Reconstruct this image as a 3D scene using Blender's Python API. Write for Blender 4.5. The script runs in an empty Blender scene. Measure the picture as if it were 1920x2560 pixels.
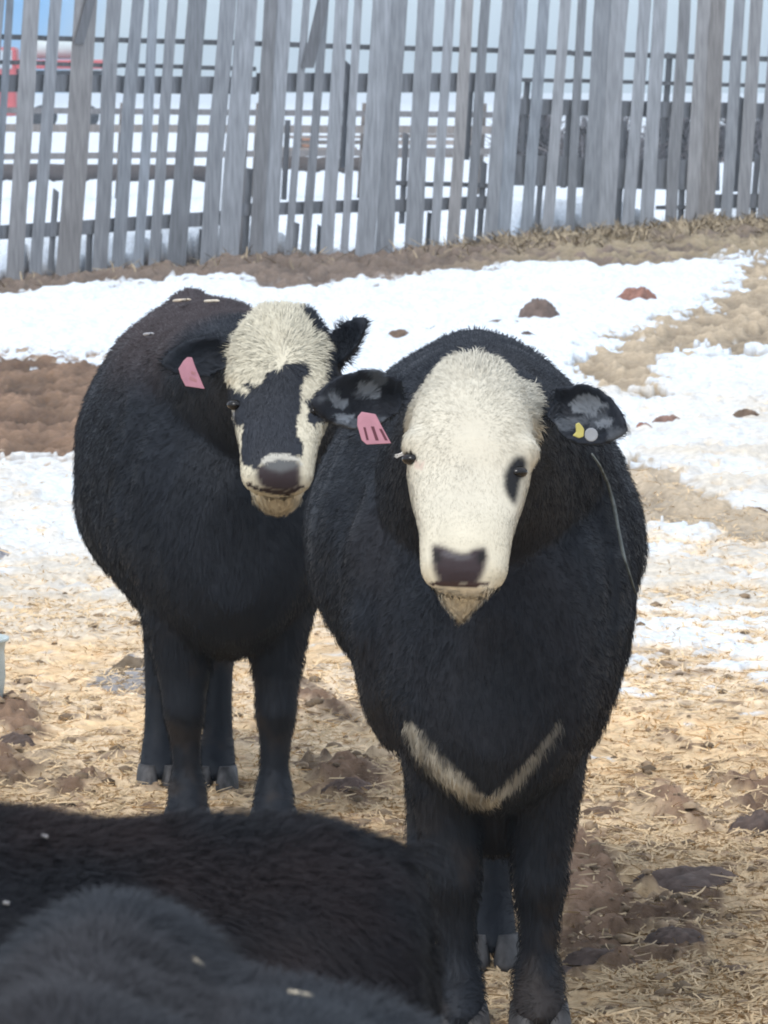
import bpy, bmesh, math, random
import numpy as np
from mathutils import Vector, Matrix

random.seed(7)
RNG = np.random.default_rng(11)
SC = bpy.context.scene
COL = SC.collection
R = math.radians

# ------------------------------------------------------------------ camera
HCAM = 1.53
FPX = 15030.0              # focal length in pixels of the 1920 x 2560 frame
HORIZ = 230.0              # row of the horizon
cam = bpy.data.cameras.new("camera")
camo = bpy.data.objects.new("camera", cam)
COL.objects.link(camo)
cam.sensor_fit = 'VERTICAL'
cam.sensor_height = 36.0
cam.lens = FPX / 2560.0 * 36.0
cam.clip_start = 0.2
cam.clip_end = 8000
PITCH = math.atan((1280 - HORIZ) / FPX)
camo.location = (0, 0, HCAM)
camo.rotation_euler = (math.pi / 2 - PITCH, 0, 0)
cam.dof.use_dof = True
cam.dof.focus_distance = 9.6
cam.dof.aperture_fstop = (cam.lens / 1000.0) / 0.0047
SC.camera = camo
SC.render.resolution_x, SC.render.resolution_y = 768, 1024

# ------------------------------------------------------------------ world
SUN_EL, SUN_AZ = R(48), R(205)      # azimuth clockwise from +Y: behind the camera, a little to the left
w = bpy.data.worlds.new("World")
SC.world = w
w.use_nodes = True
nt = w.node_tree
nt.nodes.clear()
n_out = nt.nodes.new('ShaderNodeOutputWorld')
n_bg = nt.nodes.new('ShaderNodeBackground')
n_sky = nt.nodes.new('ShaderNodeTexSky')
n_sky.sky_type = 'NISHITA'
n_sky.sun_disc = False
n_sky.sun_elevation = SUN_EL
n_sky.sun_rotation = SUN_AZ
n_sky.dust_density = 1.5
n_tc = nt.nodes.new('ShaderNodeTexCoord')
n_map = nt.nodes.new('ShaderNodeMapping')
n_map.inputs['Scale'].default_value = (1.0, 1.0, 2.5)
n_no = nt.nodes.new('ShaderNodeTexNoise')
n_no.inputs['Scale'].default_value = 1.6
n_no.inputs['Detail'].default_value = 5
# a break in the cloud low in the north-north-west: blue there, cloud elsewhere
n_dot = nt.nodes.new('ShaderNodeVectorMath')
n_dot.operation = 'DOT_PRODUCT'
_bd = Vector((-0.100, 1.0, 0.02)).normalized()
n_dot.inputs[1].default_value = _bd
n_hole = nt.nodes.new('ShaderNodeMapRange')
n_hole.interpolation_type = 'SMOOTHSTEP'
n_hole.inputs['From Min'].default_value = math.cos(R(3.3))
n_hole.inputs['From Max'].default_value = math.cos(R(2.5))
n_cl = nt.nodes.new('ShaderNodeMapRange')
n_cl.inputs['From Min'].default_value = 0.30
n_cl.inputs['From Max'].default_value = 0.62
n_cl.inputs['To Min'].default_value = 0.72
n_cl.inputs['To Max'].default_value = 1.0
n_sub = nt.nodes.new('ShaderNodeMath')
n_sub.operation = 'SUBTRACT'
n_sub.use_clamp = True
n_mix = nt.nodes.new('ShaderNodeMixRGB')
n_sep = nt.nodes.new('ShaderNodeSeparateXYZ')
n_el = nt.nodes.new('ShaderNodeMapRange')
n_el.inputs['From Min'].default_value = 0.0
n_el.inputs['From Max'].default_value = 0.45
n_grad = nt.nodes.new('ShaderNodeMixRGB')
n_grad.inputs['Color1'].default_value = (4.2, 5.15, 5.95, 1)
n_grad.inputs['Color2'].default_value = (6.4, 7.0, 8.0, 1)
n_blue = nt.nodes.new('ShaderNodeMixRGB')
n_blue.inputs['Color2'].default_value = (1.5, 3.6, 6.6, 1)
L = nt.links.new
L(n_tc.outputs['Generated'], n_sep.inputs['Vector'])
L(n_sep.outputs['Z'], n_el.inputs['Value'])
L(n_el.outputs['Result'], n_grad.inputs['Fac'])
L(n_grad.outputs['Color'], n_mix.inputs['Color2'])
L(n_tc.outputs['Generated'], n_map.inputs['Vector'])
L(n_map.outputs['Vector'], n_no.inputs['Vector'])
L(n_no.outputs['Fac'], n_cl.inputs['Value'])
L(n_tc.outputs['Generated'], n_dot.inputs[0])
n_no2 = nt.nodes.new('ShaderNodeTexNoise')
n_no2.inputs['Scale'].default_value = 22
n_no2.inputs['Detail'].default_value = 5
n_rag = nt.nodes.new('ShaderNodeMath')
n_rag.operation = 'MULTIPLY_ADD'
n_rag.inputs[1].default_value = 0.0010
n_off = nt.nodes.new('ShaderNodeMath')
n_off.operation = 'SUBTRACT'
n_off.inputs[1].default_value = 0.0005
L(n_tc.outputs['Generated'], n_no2.inputs['Vector'])
L(n_no2.outputs['Fac'], n_rag.inputs[0])
L(n_dot.outputs['Value'], n_off.inputs[0])
L(n_off.outputs['Value'], n_rag.inputs[2])
L(n_rag.outputs['Value'], n_hole.inputs['Value'])
L(n_cl.outputs['Result'], n_mix.inputs['Fac'])
L(n_sky.outputs['Color'], n_mix.inputs['Color1'])
L(n_mix.outputs['Color'], n_blue.inputs['Color1'])
L(n_hole.outputs['Result'], n_blue.inputs['Fac'])
L(n_blue.outputs['Color'], n_bg.inputs['Color'])
n_bg.inputs['Strength'].default_value = 0.10
L(n_bg.outputs['Background'], n_out.inputs['Surface'])

# ------------------------------------------------------------------ sun
sl = bpy.data.lights.new("sun", 'SUN')
sl.energy = 1.3
sl.angle = R(14)
sl.color = (1.0, 0.965, 0.92)
so = bpy.data.objects.new("sun", sl)
COL.objects.link(so)
sd = Vector((math.sin(SUN_AZ) * math.cos(SUN_EL), math.cos(SUN_AZ) * math.cos(SUN_EL), math.sin(SUN_EL)))
so.rotation_euler = sd.to_track_quat('Z', 'Y').to_euler()
so.location = (0, -5, 30)

SC.view_settings.view_transform = 'Standard'
SC.view_settings.look = 'None'
SC.view_settings.gamma = 1
SC.view_settings.exposure = 0.74
SC.render.engine = 'CYCLES'
SC.cycles.use_denoising = True
SC.cycles.max_bounces = 6
SC.cycles.filter_width = 1.9

# ------------------------------------------------------------------ helpers
def at(px, py, Y):
    """world point at depth Y behind pixel (px, py) of the 1920 x 2560 photograph"""
    c = 960.0
    d = np.array([(px - c) / FPX, 1.0, -(py - 1280) / FPX])
    ct, st = math.cos(PITCH), math.sin(PITCH)
    dy = d[1] * ct + d[2] * st
    dz = -d[1] * st + d[2] * ct
    k = Y / dy
    return np.array([d[0] * k, Y, HCAM + dz * k])

def gnd(px, py):
    """flat ground point under pixel"""
    ct, st = math.cos(PITCH), math.sin(PITCH)
    d2 = -(py - 1280) / FPX
    dy = ct + d2 * st
    dz = -st + d2 * ct
    k = -HCAM / dz
    return np.array([(px - 960) / FPX * k, dy * k, 0.0])

def hash3(ix, iy, iz, seed):
    h = (ix.astype(np.int64) * 374761393 + iy.astype(np.int64) * 668265263 + iz.astype(np.int64) * 2147483647 + seed * 1274126177) & 0xffffffff
    h = ((h ^ (h >> 13)) * 1274126177) & 0xffffffff
    h = (h ^ (h >> 16)) & 0xffffffff
    return h.astype(np.float64) / 4294967295.0

def vnoise(p, seed=0):
    p = np.asarray(p, dtype=np.float64)
    if p.shape[1] == 2:
        p = np.column_stack([p, np.zeros(len(p))])
    f = np.floor(p)
    t = p - f
    t = t * t * (3 - 2 * t)
    ix, iy, iz = f[:, 0], f[:, 1], f[:, 2]
    out = np.zeros(len(p))
    for dx in (0, 1):
        wx = t[:, 0] if dx else 1 - t[:, 0]
        for dy in (0, 1):
            wy = t[:, 1] if dy else 1 - t[:, 1]
            for dz in (0, 1):
                wz = t[:, 2] if dz else 1 - t[:, 2]
                out += wx * wy * wz * hash3(ix + dx, iy + dy, iz + dz, seed)
    return out

def fbm(p, octs=4, seed=0, lac=2.03, gain=0.5):
    a, tot, s = 1.0, 0.0, 0.0
    p = np.asarray(p, dtype=np.float64)
    for o in range(octs):
        s = s + a * vnoise(p * (lac ** o) + 17.3 * o, seed + o)
        tot += a
        a *= gain
    return s / tot

def sst(a, b, x):
    t = np.clip((x - a) / (b - a), 0, 1)
    return t * t * (3 - 2 * t)

def in_poly(x, y, poly):
    poly = np.asarray(poly, float)
    c = np.zeros(len(x), bool)
    n = len(poly)
    j = n - 1
    for i in range(n):
        xi, yi = poly[i]
        xj, yj = poly[j]
        if yi != yj:
            c ^= ((yi > y) != (yj > y)) & (x < (xj - xi) * (y - yi) / (yj - yi) + xi)
        j = i
    return c

def soft_poly(x, y, poly, r=8.0):
    o = [(0, 0), (r, 0), (-r, 0), (0, r), (0, -r), (r * .7, r * .7), (-r * .7, r * .7), (r * .7, -r * .7), (-r * .7, -r * .7), (r * .4, 0), (-r * .4, 0), (0, r * .4), (0, -r * .4)]
    return sum(in_poly(x + a, y + b, poly).astype(float) for a, b in o) / len(o)

def seg_dist(x, y, pts):
    d = np.full(len(x), 1e9)
    tt = np.zeros(len(x))
    pts = np.asarray(pts, float)
    for i in range(len(pts) - 1):
        a, b = pts[i], pts[i + 1]
        ab = b - a
        t = np.clip(((x - a[0]) * ab[0] + (y - a[1]) * ab[1]) / (ab @ ab), 0, 1)
        dd = np.hypot(x - a[0] - t * ab[0], y - a[1] - t * ab[1])
        m = dd < d
        d[m] = dd[m]
        tt[m] = (i + t[m]) / (len(pts) - 1)
    return d, tt

def np_mesh(name, V, F, smooth=True):
    """mesh from an (n,3) array and a list of face arrays (each (m,k))"""
    me = bpy.data.meshes.new(name)
    V = np.ascontiguousarray(V, dtype=np.float32)
    if not isinstance(F, (list, tuple)):
        F = [F]
    F = [np.asarray(f, dtype=np.int32) for f in F if len(f)]
    loops = np.concatenate([f.ravel() for f in F])
    tot = np.concatenate([np.full(len(f), f.shape[1], np.int32) for f in F])
    start = np.concatenate([[0], np.cumsum(tot)[:-1]]).astype(np.int32)
    me.vertices.add(len(V))
    me.vertices.foreach_set('co', V.ravel())
    me.loops.add(len(loops))
    me.loops.foreach_set('vertex_index', loops)
    me.polygons.add(len(tot))
    me.polygons.foreach_set('loop_start', start)
    me.polygons.foreach_set('loop_total', tot)
    me.polygons.foreach_set('use_smooth', np.full(len(tot), smooth))
    me.update(calc_edges=True)
    me.validate()
    return me

def set_col(me, name, C):
    a = me.color_attributes.new(name, 'FLOAT_COLOR', 'POINT')
    C4 = np.ones((len(C), 4), np.float32)
    C4[:, :C.shape[1]] = C
    a.data.foreach_set('color', C4.ravel())

def set_vec(me, name, V):
    a = me.attributes.new(name, 'FLOAT_VECTOR', 'POINT')
    a.data.foreach_set('vector', np.ascontiguousarray(V, np.float32).ravel())

def link(name, me, mat=None, parent=None):
    o = bpy.data.objects.new(name, me)
    COL.objects.link(o)
    if mat is not None:
        me.materials.append(mat)
    if parent is not None:
        o.parent = parent
        o.matrix_parent_inverse = Matrix.Translation(-Vector(parent.location)) if parent.location.length else Matrix()
    return o

def empty(name, loc):
    o = bpy.data.objects.new(name, None)
    o.empty_display_size = 0.1
    o.location = loc
    COL.objects.link(o)
    return o

def tag(o, label, cat, group=None):
    o['label'] = label
    o['category'] = cat
    if group:
        o['group'] = group
    return o

# ------------------------------------------------------------------ materials
def new_mat(name):
    m = bpy.data.materials.new(name)
    m.use_nodes = True
    t = m.node_tree
    b = t.nodes.get('Principled BSDF')
    return m, t, b

def attr_mat(name, rough=0.85, spec=0.2, sheen=0.0, bump=None, fur=False, colvar=None, stretch=None):
    m, t, b = new_mat(name)
    a = t.nodes.new('ShaderNodeAttribute')
    a.attribute_name = 'Col'
    src = a.outputs['Color']
    if colvar:
        scale, lo, hi = colvar
        tc = t.nodes.new('ShaderNodeTexCoord')
        no = t.nodes.new('ShaderNodeTexNoise')
        no.inputs['Scale'].default_value = scale
        no.inputs['Detail'].default_value = 6
        mr = t.nodes.new('ShaderNodeMapRange')
        mr.inputs['From Min'].default_value = 0.3
        mr.inputs['From Max'].default_value = 0.7
        mr.inputs['To Min'].default_value = lo
        mr.inputs['To Max'].default_value = hi
        mx = t.nodes.new('ShaderNodeMixRGB')
        mx.blend_type = 'MULTIPLY'
        mx.inputs['Fac'].default_value = 1
        mp = t.nodes.new('ShaderNodeMapping')
        if stretch:
            mp.inputs['Scale'].default_value = stretch
        t.links.new(tc.outputs['Object'], mp.inputs['Vector'])
        t.links.new(mp.outputs['Vector'], no.inputs['Vector'])
        t.links.new(no.outputs['Fac'], mr.inputs['Value'])
        t.links.new(src, mx.inputs['Color1'])
        t.links.new(mr.outputs['Result'], mx.inputs['Color2'])
        src = mx.outputs['Color']
    t.links.new(src, b.inputs['Base Color'])
    b.inputs['Roughness'].default_value = rough
    b.inputs['Specular IOR Level'].default_value = spec
    if sheen:
        b.inputs['Sheen Weight'].default_value = sheen
        b.inputs['Sheen Roughness'].default_value = 0.5
    if bump:
        scale, strg, dist = bump
        tc = t.nodes.new('ShaderNodeTexCoord')
        no = t.nodes.new('ShaderNodeTexNoise')
        no.inputs['Scale'].default_value = scale
        no.inputs['Detail'].default_value = 6
        bp = t.nodes.new('ShaderNodeBump')
        bp.inputs['Strength'].default_value = strg
        bp.inputs['Distance'].default_value = dist
        t.links.new(tc.outputs['Object'], no.inputs['Vector'])
        t.links.new(no.outputs['Fac'], bp.inputs['Height'])
        t.links.new(bp.outputs['Normal'], b.inputs['Normal'])
    if fur:
        an = t.nodes.new('ShaderNodeAttribute')
        an.attribute_name = 'rootn'
        geo = t.nodes.new('ShaderNodeNewGeometry')
        mv = t.nodes.new('ShaderNodeMixRGB')
        mv.inputs['Fac'].default_value = 0.86
        nz = t.nodes.new('ShaderNodeVectorMath')
        nz.operation = 'NORMALIZE'
        t.links.new(geo.outputs['Normal'], mv.inputs['Color1'])
        t.links.new(an.outputs['Vector'], mv.inputs['Color2'])
        t.links.new(mv.outputs['Color'], nz.inputs[0])
        t.links.new(nz.outputs['Vector'], b.inputs['Normal'])
    return m

def plain_mat(name, col, rough=0.6, spec=0.3, var=None, metal=0.0, stretch=None):
    """principled with a noise-varied base colour"""
    m, t, b = new_mat(name)
    b.inputs['Roughness'].default_value = rough
    b.inputs['Specular IOR Level'].default_value = spec
    b.inputs['Metallic'].default_value = metal
    scale, amt = var if var else (8.0, 0.25)
    tc = t.nodes.new('ShaderNodeTexCoord')
    mp = t.nodes.new('ShaderNodeMapping')
    if stretch:
        mp.inputs['Scale'].default_value = stretch
    no = t.nodes.new('ShaderNodeTexNoise')
    no.inputs['Scale'].default_value = scale
    no.inputs['Detail'].default_value = 6
    cr = t.nodes.new('ShaderNodeValToRGB')
    cr.color_ramp.elements[0].position = 0.3
    cr.color_ramp.elements[1].position = 0.7
    cr.color_ramp.elements[0].color = tuple(c * (1 - amt) for c in col) + (1,)
    cr.color_ramp.elements[1].color = tuple(min(1, c * (1 + amt)) for c in col) + (1,)
    t.links.new(tc.outputs['Object'], mp.inputs['Vector'])
    t.links.new(mp.outputs['Vector'], no.inputs['Vector'])
    t.links.new(no.outputs['Fac'], cr.inputs['Fac'])
    t.links.new(cr.outputs['Color'], b.inputs['Base Color'])
    return m

M_GROUND = attr_mat('yard_ground', rough=0.9, spec=0.15, bump=(60, 0.5, 0.02), colvar=(35, 0.8, 1.15))
M_STRAW = attr_mat('straw', rough=0.7, spec=0.25)
M_COAT = attr_mat('cattle_skin', rough=0.65, spec=0.25)
M_FUR = attr_mat('cattle_fur', rough=0.7, spec=0.25, fur=True)
M_CLOD = attr_mat('manure', rough=0.85, spec=0.2, bump=(40, 0.6, 0.01), colvar=(25, 0.7, 1.3))
M_WOOD = attr_mat('weathered_wood', rough=0.85, spec=0.2, colvar=(5.5, 0.74, 1.2), stretch=(6.0, 6.0, .8))
M_EYE = plain_mat('eye_gloss', (0.006, 0.005, 0.005), 0.22, 0.4)
M_LASH = plain_mat('white_lash', (0.75, 0.74, 0.72), 0.6, 0.2)
M_HOOF = plain_mat('hoof_horn', (0.060, 0.058, 0.060), 0.55, 0.3, (45, 0.7), stretch=(1, 1, .35))
M_PINK = plain_mat('pink_tag', (0.40, 0.185, 0.235), 0.45, 0.4, (40, 0.12))
M_INK = plain_mat('maroon_ink', (0.11, 0.035, 0.05), 0.6, 0.2)
M_YEL = plain_mat('yellow_plastic', (0.52, 0.47, 0.14), 0.5, 0.3)
M_GREYP = plain_mat('grey_plastic', (0.30, 0.32, 0.35), 0.5, 0.3)
M_CREASE = plain_mat('pale_crease', (0.13, 0.15, 0.155), 0.8, 0.1, (60, 0.5))

# ------------------------------------------------------------------ ground
def FENCE_Y(u):
    return 48.0 + 8.0 * np.asarray(u, float) / 1920.0

FU = np.array([-700, 0, 400, 700, 960, 1250, 1600, 1920, 2600])
FB = np.array([748, 707, 668, 646, 636, 606, 576, 557, 530])
def fence_base_z(u):
    y = FENCE_Y(u)
    return HCAM - (np.interp(u, FU, FB) - HORIZ) / FPX * y

SU = [-400, 0, 140, 250, 420, 560, 680, 760, 960, 1150, 1300, 1600, 1750, 1920, 2400]
SV = [745, 742, 738, 722, 705, 706, 725, 728, 714, 695, 680, 672, 655, 640, 620]
TAN1 = [(2050, 600), (1860, 655), (1800, 760), (1600, 830), (1480, 895), (1440, 950), (1560, 1000), (1650, 1010), (1690, 905), (1800, 890), (1850, 930), (2050, 860)]
TAN2 = [(1540, 1150), (1640, 1170), (1720, 1240), (1900, 1300), (2100, 1330), (2100, 1400), (1900, 1370), (1780, 1340), (1600, 1320), (1540, 1260)]
MUDP = [
    [(-300, 905), (60, 898), (150, 912), (300, 905), (420, 960), (420, 1180), (200, 1165), (100, 1160), (-300, 1175)],
    [(-300, 1890), (60, 1900), (180, 1925), (260, 1960), (200, 2000), (60, 1985), (-300, 1990)],
    [(-300, 1780), (40, 1770), (120, 1800), (60, 1850), (-300, 1850)],
    [(1390, 2090), (1470, 2110), (1600, 2190), (1780, 2220), (1850, 2270), (1830, 2350), (1700, 2420), (1540, 2450), (1380, 2480)],
    [(1280, 2040), (1420, 2060), (1440, 2180), (1300, 2200)],
    [(720, 1725), (800, 1720), (900, 1800), (960, 1890), (860, 1820), (740, 1790)],
    [(760, 1930), (840, 1900), (960, 1900), (990, 1980), (940, 2050), (800, 2030)],
    [(1590, 2015), (1700, 2000), (1780, 2060), (1770, 2110), (1700, 2060)],
    [(1860, 1990), (2100, 1960), (2100, 2120), (1900, 2080)],
]
GREYP = [[(180, 1700), (300, 1650), (390, 1680), (400, 1760), (260, 1750)]]

# X, Y grid: dense where the yard is seen, stretching to the horizon
def ground_rows():
    ys = [7.0]
    while ys[-1] < 75:
        y = ys[-1]
        ys.append(y + min(0.085, max(0.010, y * y / 6100.0 * 0.9)))
    near = list(np.linspace(-60, 6.6, 60))
    far = [75 * (1.06 ** k) for k in range(1, 80)]
    return np.array(near + ys + far)

def ground_cols():
    inner = np.linspace(-1, 1, 521)
    out = 1 + np.cumsum(0.01 * 1.17 ** np.arange(1, 48))
    return np.concatenate([-out[::-1], inner, out])

def ground_fields(X, Y):
    """height and weights from world coordinates"""
    Ys = np.maximum(Y, 3.0)
    u = 960 + FPX * X / Ys
    v = HORIZ + FPX * HCAM / Ys
    P = np.column_stack([X, Y])
    n1 = fbm(P * 0.9, 4, 3)
    n2 = fbm(P * 3.7, 4, 21)
    n3 = fbm(P * 12.0, 3, 33)
    n4 = fbm(P * np.array([1.6, 0.8]), 4, 57)
    nA = fbm(P * np.array([8.0, 1.9]), 4, 63)
    nB = fbm(P * np.array([2.4, 1.0]), 4, 71)
    uc = np.clip(u, -700, 2600)
    fy = FENCE_Y(uc)
    bz = fence_base_z(uc)
    t = sst(0, 1, (Y - (fy - 11)) / 11.0)
    bank = bz * t
    behind = sst(0.3, 6, Y - fy)
    bank = bank * (1 - 0.75 * behind)
    bank = bank + 0.03 * np.exp(-((Y - (fy - 1.2)) / 1.5) ** 2) * n1
    # image-like row corrected for the bank height
    vv = HORIZ + FPX * (HCAM - bank) / Ys
    wob = 60 * (n1 - 0.5) + 50 * (n2 - 0.5)
    wv = vv + wob * np.clip(vv / 1100, 0.35, 1.5)
    wu = u + 180 * (n2 - 0.5) + 120 * (n4 - 0.5)
    snow_start = np.interp(uc, SU, SV)
    snow = sst(-4, 5, wv - snow_start - 26 * (n3 - .5))
    # how much snow is left, from the fence to the camera
    right = sst(700, 1300, u)
    amount_l = np.interp(vv, [0, 1180, 1260, 1420, 1500, 1560, 1700, 3000], [1.4, 1.2, 0.74, 0.68, 0.56, 0.14, 0.04, -.3])
    amount_r = np.interp(vv, [0, 860, 960, 1270, 1420, 1600, 1720, 1820, 3000], [1.4, 1.15, 0.80, 0.66, 0.60, 0.55, 0.36, 0.06, -.3])
    amount = amount_l * (1 - right) + amount_r * right
    sn = 0.45 * n2 + 0.35 * n3 + 0.2 * n4
    sn = (sn - 0.5) * 2.1 + 0.5
    cover = sst(-0.10, 0.10, amount - sn)
    snow = snow * cover
    wv2 = vv + 50 * (n2 - 0.5) + 40 * (n3 - .5)
    tan1 = in_poly(wu, wv2, TAN1).astype(float)
    tan2 = in_poly(wu, wv2, TAN2).astype(float)
    tanm = np.maximum(tan1, tan2 * 0.9)
    snow = snow * (1 - tanm * sst(0.22, 0.42, n3 * .6 + n2 * .4 + .1))
    mud = np.zeros(len(X))
    for k, poly in enumerate(MUDP):
        uu, v_ = u + 150 * (n2 - .5) + 90 * (n3 - .5), vv + 66 * (n2 - 0.5) + 50 * (n3 - .5)
        m = sum(in_poly(uu + a, v_ + b, poly).astype(float) for a, b in ((-30, 0), (30, 0), (0, -9), (0, 9), (-18, 6), (18, -6), (-18, -6), (18, 6), (0, 0))) / 9.0
        mud = np.maximum(mud, m)
    snow = snow * (1 - sst(.25, .4, mud * (0.25 + n3)))
    grey = np.zeros(len(X))
    for poly in GREYP:
        grey = np.maximum(grey, in_poly(wu, wv2, poly).astype(float))
    # the bare bank along the fence
    bare = np.where((wv <= snow_start + 26 * (n3 - .5)) & (Y < fy + 0.25 + 0.8 * (n2 - .3)), 1.0, 0.0)
    beyond = (Y >= fy + 0.25 + 0.8 * (n2 - .3)).astype(float)
    snow = np.where(beyond > 0, 1.0, snow)
    # speckle of brown crumbs through the straw
    speck = sst(0.60, 0.70, n3 * 0.55 + n2 * 0.45) * sst(1450, 1750, vv)
    crumb = sst(0.665, 0.72, fbm(P * 16, 3, 91)) * sst(1500, 1800, vv) * 0.9
    smear = sst(.35, .48, nA * .5 + n3 * .3 + n2 * .2)
    near_ = sst(1300, 1700, vv)
    mudc_ = mud * (1 - near_ * (1 - (.30 + .70 * smear)))
    mud2 = np.maximum(mudc_, np.maximum(speck * 0.8, crumb))
    h = bank + 0.035 * (n1 - .5) + 0.10 * (n2 - 0.5) * 0.35 + 0.035 * (n3 - .5)
    fine = fbm(P * 30, 2, 77)
    h = h + 0.018 * (fine - .5) * (1 - 0.6 * snow)
    h = h + mud * (0.014 * sst(.3, .75, n3) + 0.014 * fine)
    h = h + snow * (0.035 + 0.07 * (n2 - .5) + .035 * (n3 - .5)) + bare * (0.07 * (n3 - .5) + .16 * (nA - .5)) + tanm * (0.05 * (n3 - .5) + .16 * (nA - .5)) + mud * (.12 - .08 * sst(1250, 1600, vv)) * (nA - .5) + mud * .030 * sst(1250, 1600, vv) * (fbm(P * 45, 2, 99) - .5)
    # drifts against the far side of the fence
    drift = beyond * np.exp(-((Y - fy - 1.3) / 1.0) ** 2) * 0.30 * sst(.42, .62, fbm(P * 0.55, 2, 8))
    h = h + drift
    return dict(u=u, v=vv, h=h, snow=snow, mud=mud2, bare=bare, tan=tanm, grey=grey, n1=n1, n2=n2, n3=n3, n4=n4, nA=nA, nB=nB, fine=fine, beyond=beyond, bank=bank)

def build_ground():
    rows, cols = ground_rows(), ground_cols()
    halfw = np.where(rows > 6, rows * 0.082 + 0.25, 0.8 + np.abs(rows) * 0.03)
    halfw = np.maximum(halfw, 0.75)
    X = (cols[None, :] * halfw[:, None]).ravel()
    Y = np.repeat(rows, len(cols))
    # the outermost columns and the last rows reach the horizon
    f = ground_fields(X, Y)
    far = sst(90, 200, Y) + sst(30, 120, np.abs(X))
    h = f['h'] * np.clip(1 - far, 0, 1)
    near = (Y < 6.8)
    V = np.column_stack([X, Y, h])
    nr, nc = len(rows), len(cols)
    idx = np.arange(nr * nc).reshape(nr, nc)
    F = np.column_stack([idx[:-1, :-1].ravel(), idx[:-1, 1:].ravel(), idx[1:, 1:].ravel(), idx[1:, :-1].ravel()])
    n1, n2, n3, n4, fine = f['n1'], f['n2'], f['n3'], f['n4'], f['fine']
    nA, nB = f['nA'], f['nB']
    def c(r, g, b):
        return np.array([r, g, b])[None, :]
    straw = c(0.76, 0.545, 0.315) * (0.62 + 0.75 * n3 + 0.45 * (fine - .5))[:, None]
    pale = c(0.80, 0.71, 0.56)
    straw = straw * (1 - .20 * sst(1750, 2250, f['v']))[:, None]
    k = sst(.45, .65, n4 * .6 + n3 * .4)[:, None] * 0.5 * (1 - .6 * sst(1750, 2250, f['v']))[:, None]
    col = straw * (1 - k) + pale * k * (0.8 + 0.35 * fine)[:, None]
    bl = (sst(.50, .64, nB * .6 + n3 * .4) * .55)[:, None]
    col = col * (1 - bl) + c(0.42, 0.315, 0.205) * (0.5 + n3)[:, None] * bl
    up_ = (sst(1980, 1650, f['v']) * .55 * sst(.3, .6, n2))[:, None]
    col = col * (1 - up_) + c(0.82, 0.755, 0.645) * (.75 + .35 * n3)[:, None] * up_
    mudc = c(0.150, 0.097, 0.064) * np.clip(-.15 + 2.3 * nA, .25, 1.8)[:, None] * (0.55 + 0.9 * n3 + .4 * (fine - .5))[:, None]
    red = c(0.20, 0.125, 0.09)
    kk = (sst(.5, .7, n2) * 0.22)[:, None]
    mudc = mudc * (1 - kk) + red * kk
    m = f['mud'][:, None]
    col = col * (1 - m) + mudc * m
    dirt = c(0.175, 0.135, 0.108) * (0.10 + .8 * n3 + .9 * nA)[:, None]
    # dry grass shows on the bank to the right, darker earth to the left
    grassy = (sst(900, 1500, f['u']) * sst(0.35, 0.6, n2))[:, None]
    dirt = dirt * (1 - grassy) + c(0.30, 0.245, 0.165) * (0.5 + n3)[:, None] * grassy
    b = f['bare'][:, None]
    col = col * (1 - b) + dirt * b
    tanc = c(0.36, 0.29, 0.205) * np.clip(-.25 + .9 * n3 + 1.5 * nA, .25, 1.6)[:, None]
    t = f['tan'][:, None]
    col = col * (1 - t) + tanc * t
    g = f['grey'][:, None]
    col = col * (1 - g) + c(0.27, 0.255, 0.25) * (0.6 + .8 * n3)[:, None] * g
    snowc = c(0.76, 0.83, 0.90) * (0.94 + 0.06 * n3)[:, None]
    # a little straw blown over the snow
    stain = (sst(0.55, 0.72, n2 * .5 + n4 * .5) * 0.32 * sst(900, 1300, f['v']))[:, None]
    snowc = snowc * (1 - stain) + c(0.74, 0.62, 0.46) * stain
    thin = (sst(0, 170, f['v'] - 1080 + 190 * sst(1250, 1500, f['u'])) * np.clip(sst(.33, .60, nB * .55 + n3 * .25 + nA * .2) * .9, 0, 1))[:, None]
    snowc = snowc * (1 - thin) + c(0.66, 0.585, 0.47) * (.7 + .55 * n3)[:, None] * thin
    grey_ = (sst(.45, .7, nA) * .16)[:, None]
    snowc = snowc * (1 - grey_) + c(0.52, 0.56, 0.62) * grey_
    s = f['snow'][:, None]
    col = col * (1 - s) + snowc * s
    me = np_mesh('ground', V, F)
    set_col(me, 'Col', np.clip(col, 0.01, 0.95))
    o = link('ground', me, M_GROUND)
    o['kind'] = 'structure'
    o['label'] = 'farmyard ground of straw, brown mud and patches of snow'
    return o

# ------------------------------------------------------------------ straw and grass litter
def strips(name, P, D, W, Ln, lift, Cc, mat, bend=0.0):
    """thin tapered blades: P roots, D unit directions, W widths, Ln lengths"""
    n = len(P)
    up = np.array([0, 0, 1.0])
    side = np.cross(D, up)
    side /= np.maximum(np.linalg.norm(side, axis=1), 1e-6)[:, None]
    mid = P + D * (Ln * 0.5)[:, None] + up * (lift * 0.6)[:, None]
    tip = P + D * Ln[:, None] + up * lift[:, None]
    mid += side * (bend * Ln * (RNG.random(n) - .5))[:, None]
    hw = (W * 0.5)[:, None] * side
    # roll each blade so some of its face shows at low angles
    roll = (RNG.random(n) - .5) * 1.6
    hw = hw * np.cos(roll)[:, None] + up[None, :] * (W * 0.5 * np.sin(roll))[:, None]
    V = np.stack([P - hw, P + hw, mid - hw, mid + hw, tip - hw * .5, tip + hw * .5], 1).reshape(-1, 3)
    b = np.arange(n)[:, None] * 6
    F = np.concatenate([b + np.array([[0, 1, 3, 2]]), b + np.array([[2, 3, 5, 4]])])
    me = np_mesh(name, V, F, smooth=False)
    set_col(me, 'Col', np.repeat(Cc, 6, axis=0))
    return link(name, me, mat)

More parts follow.
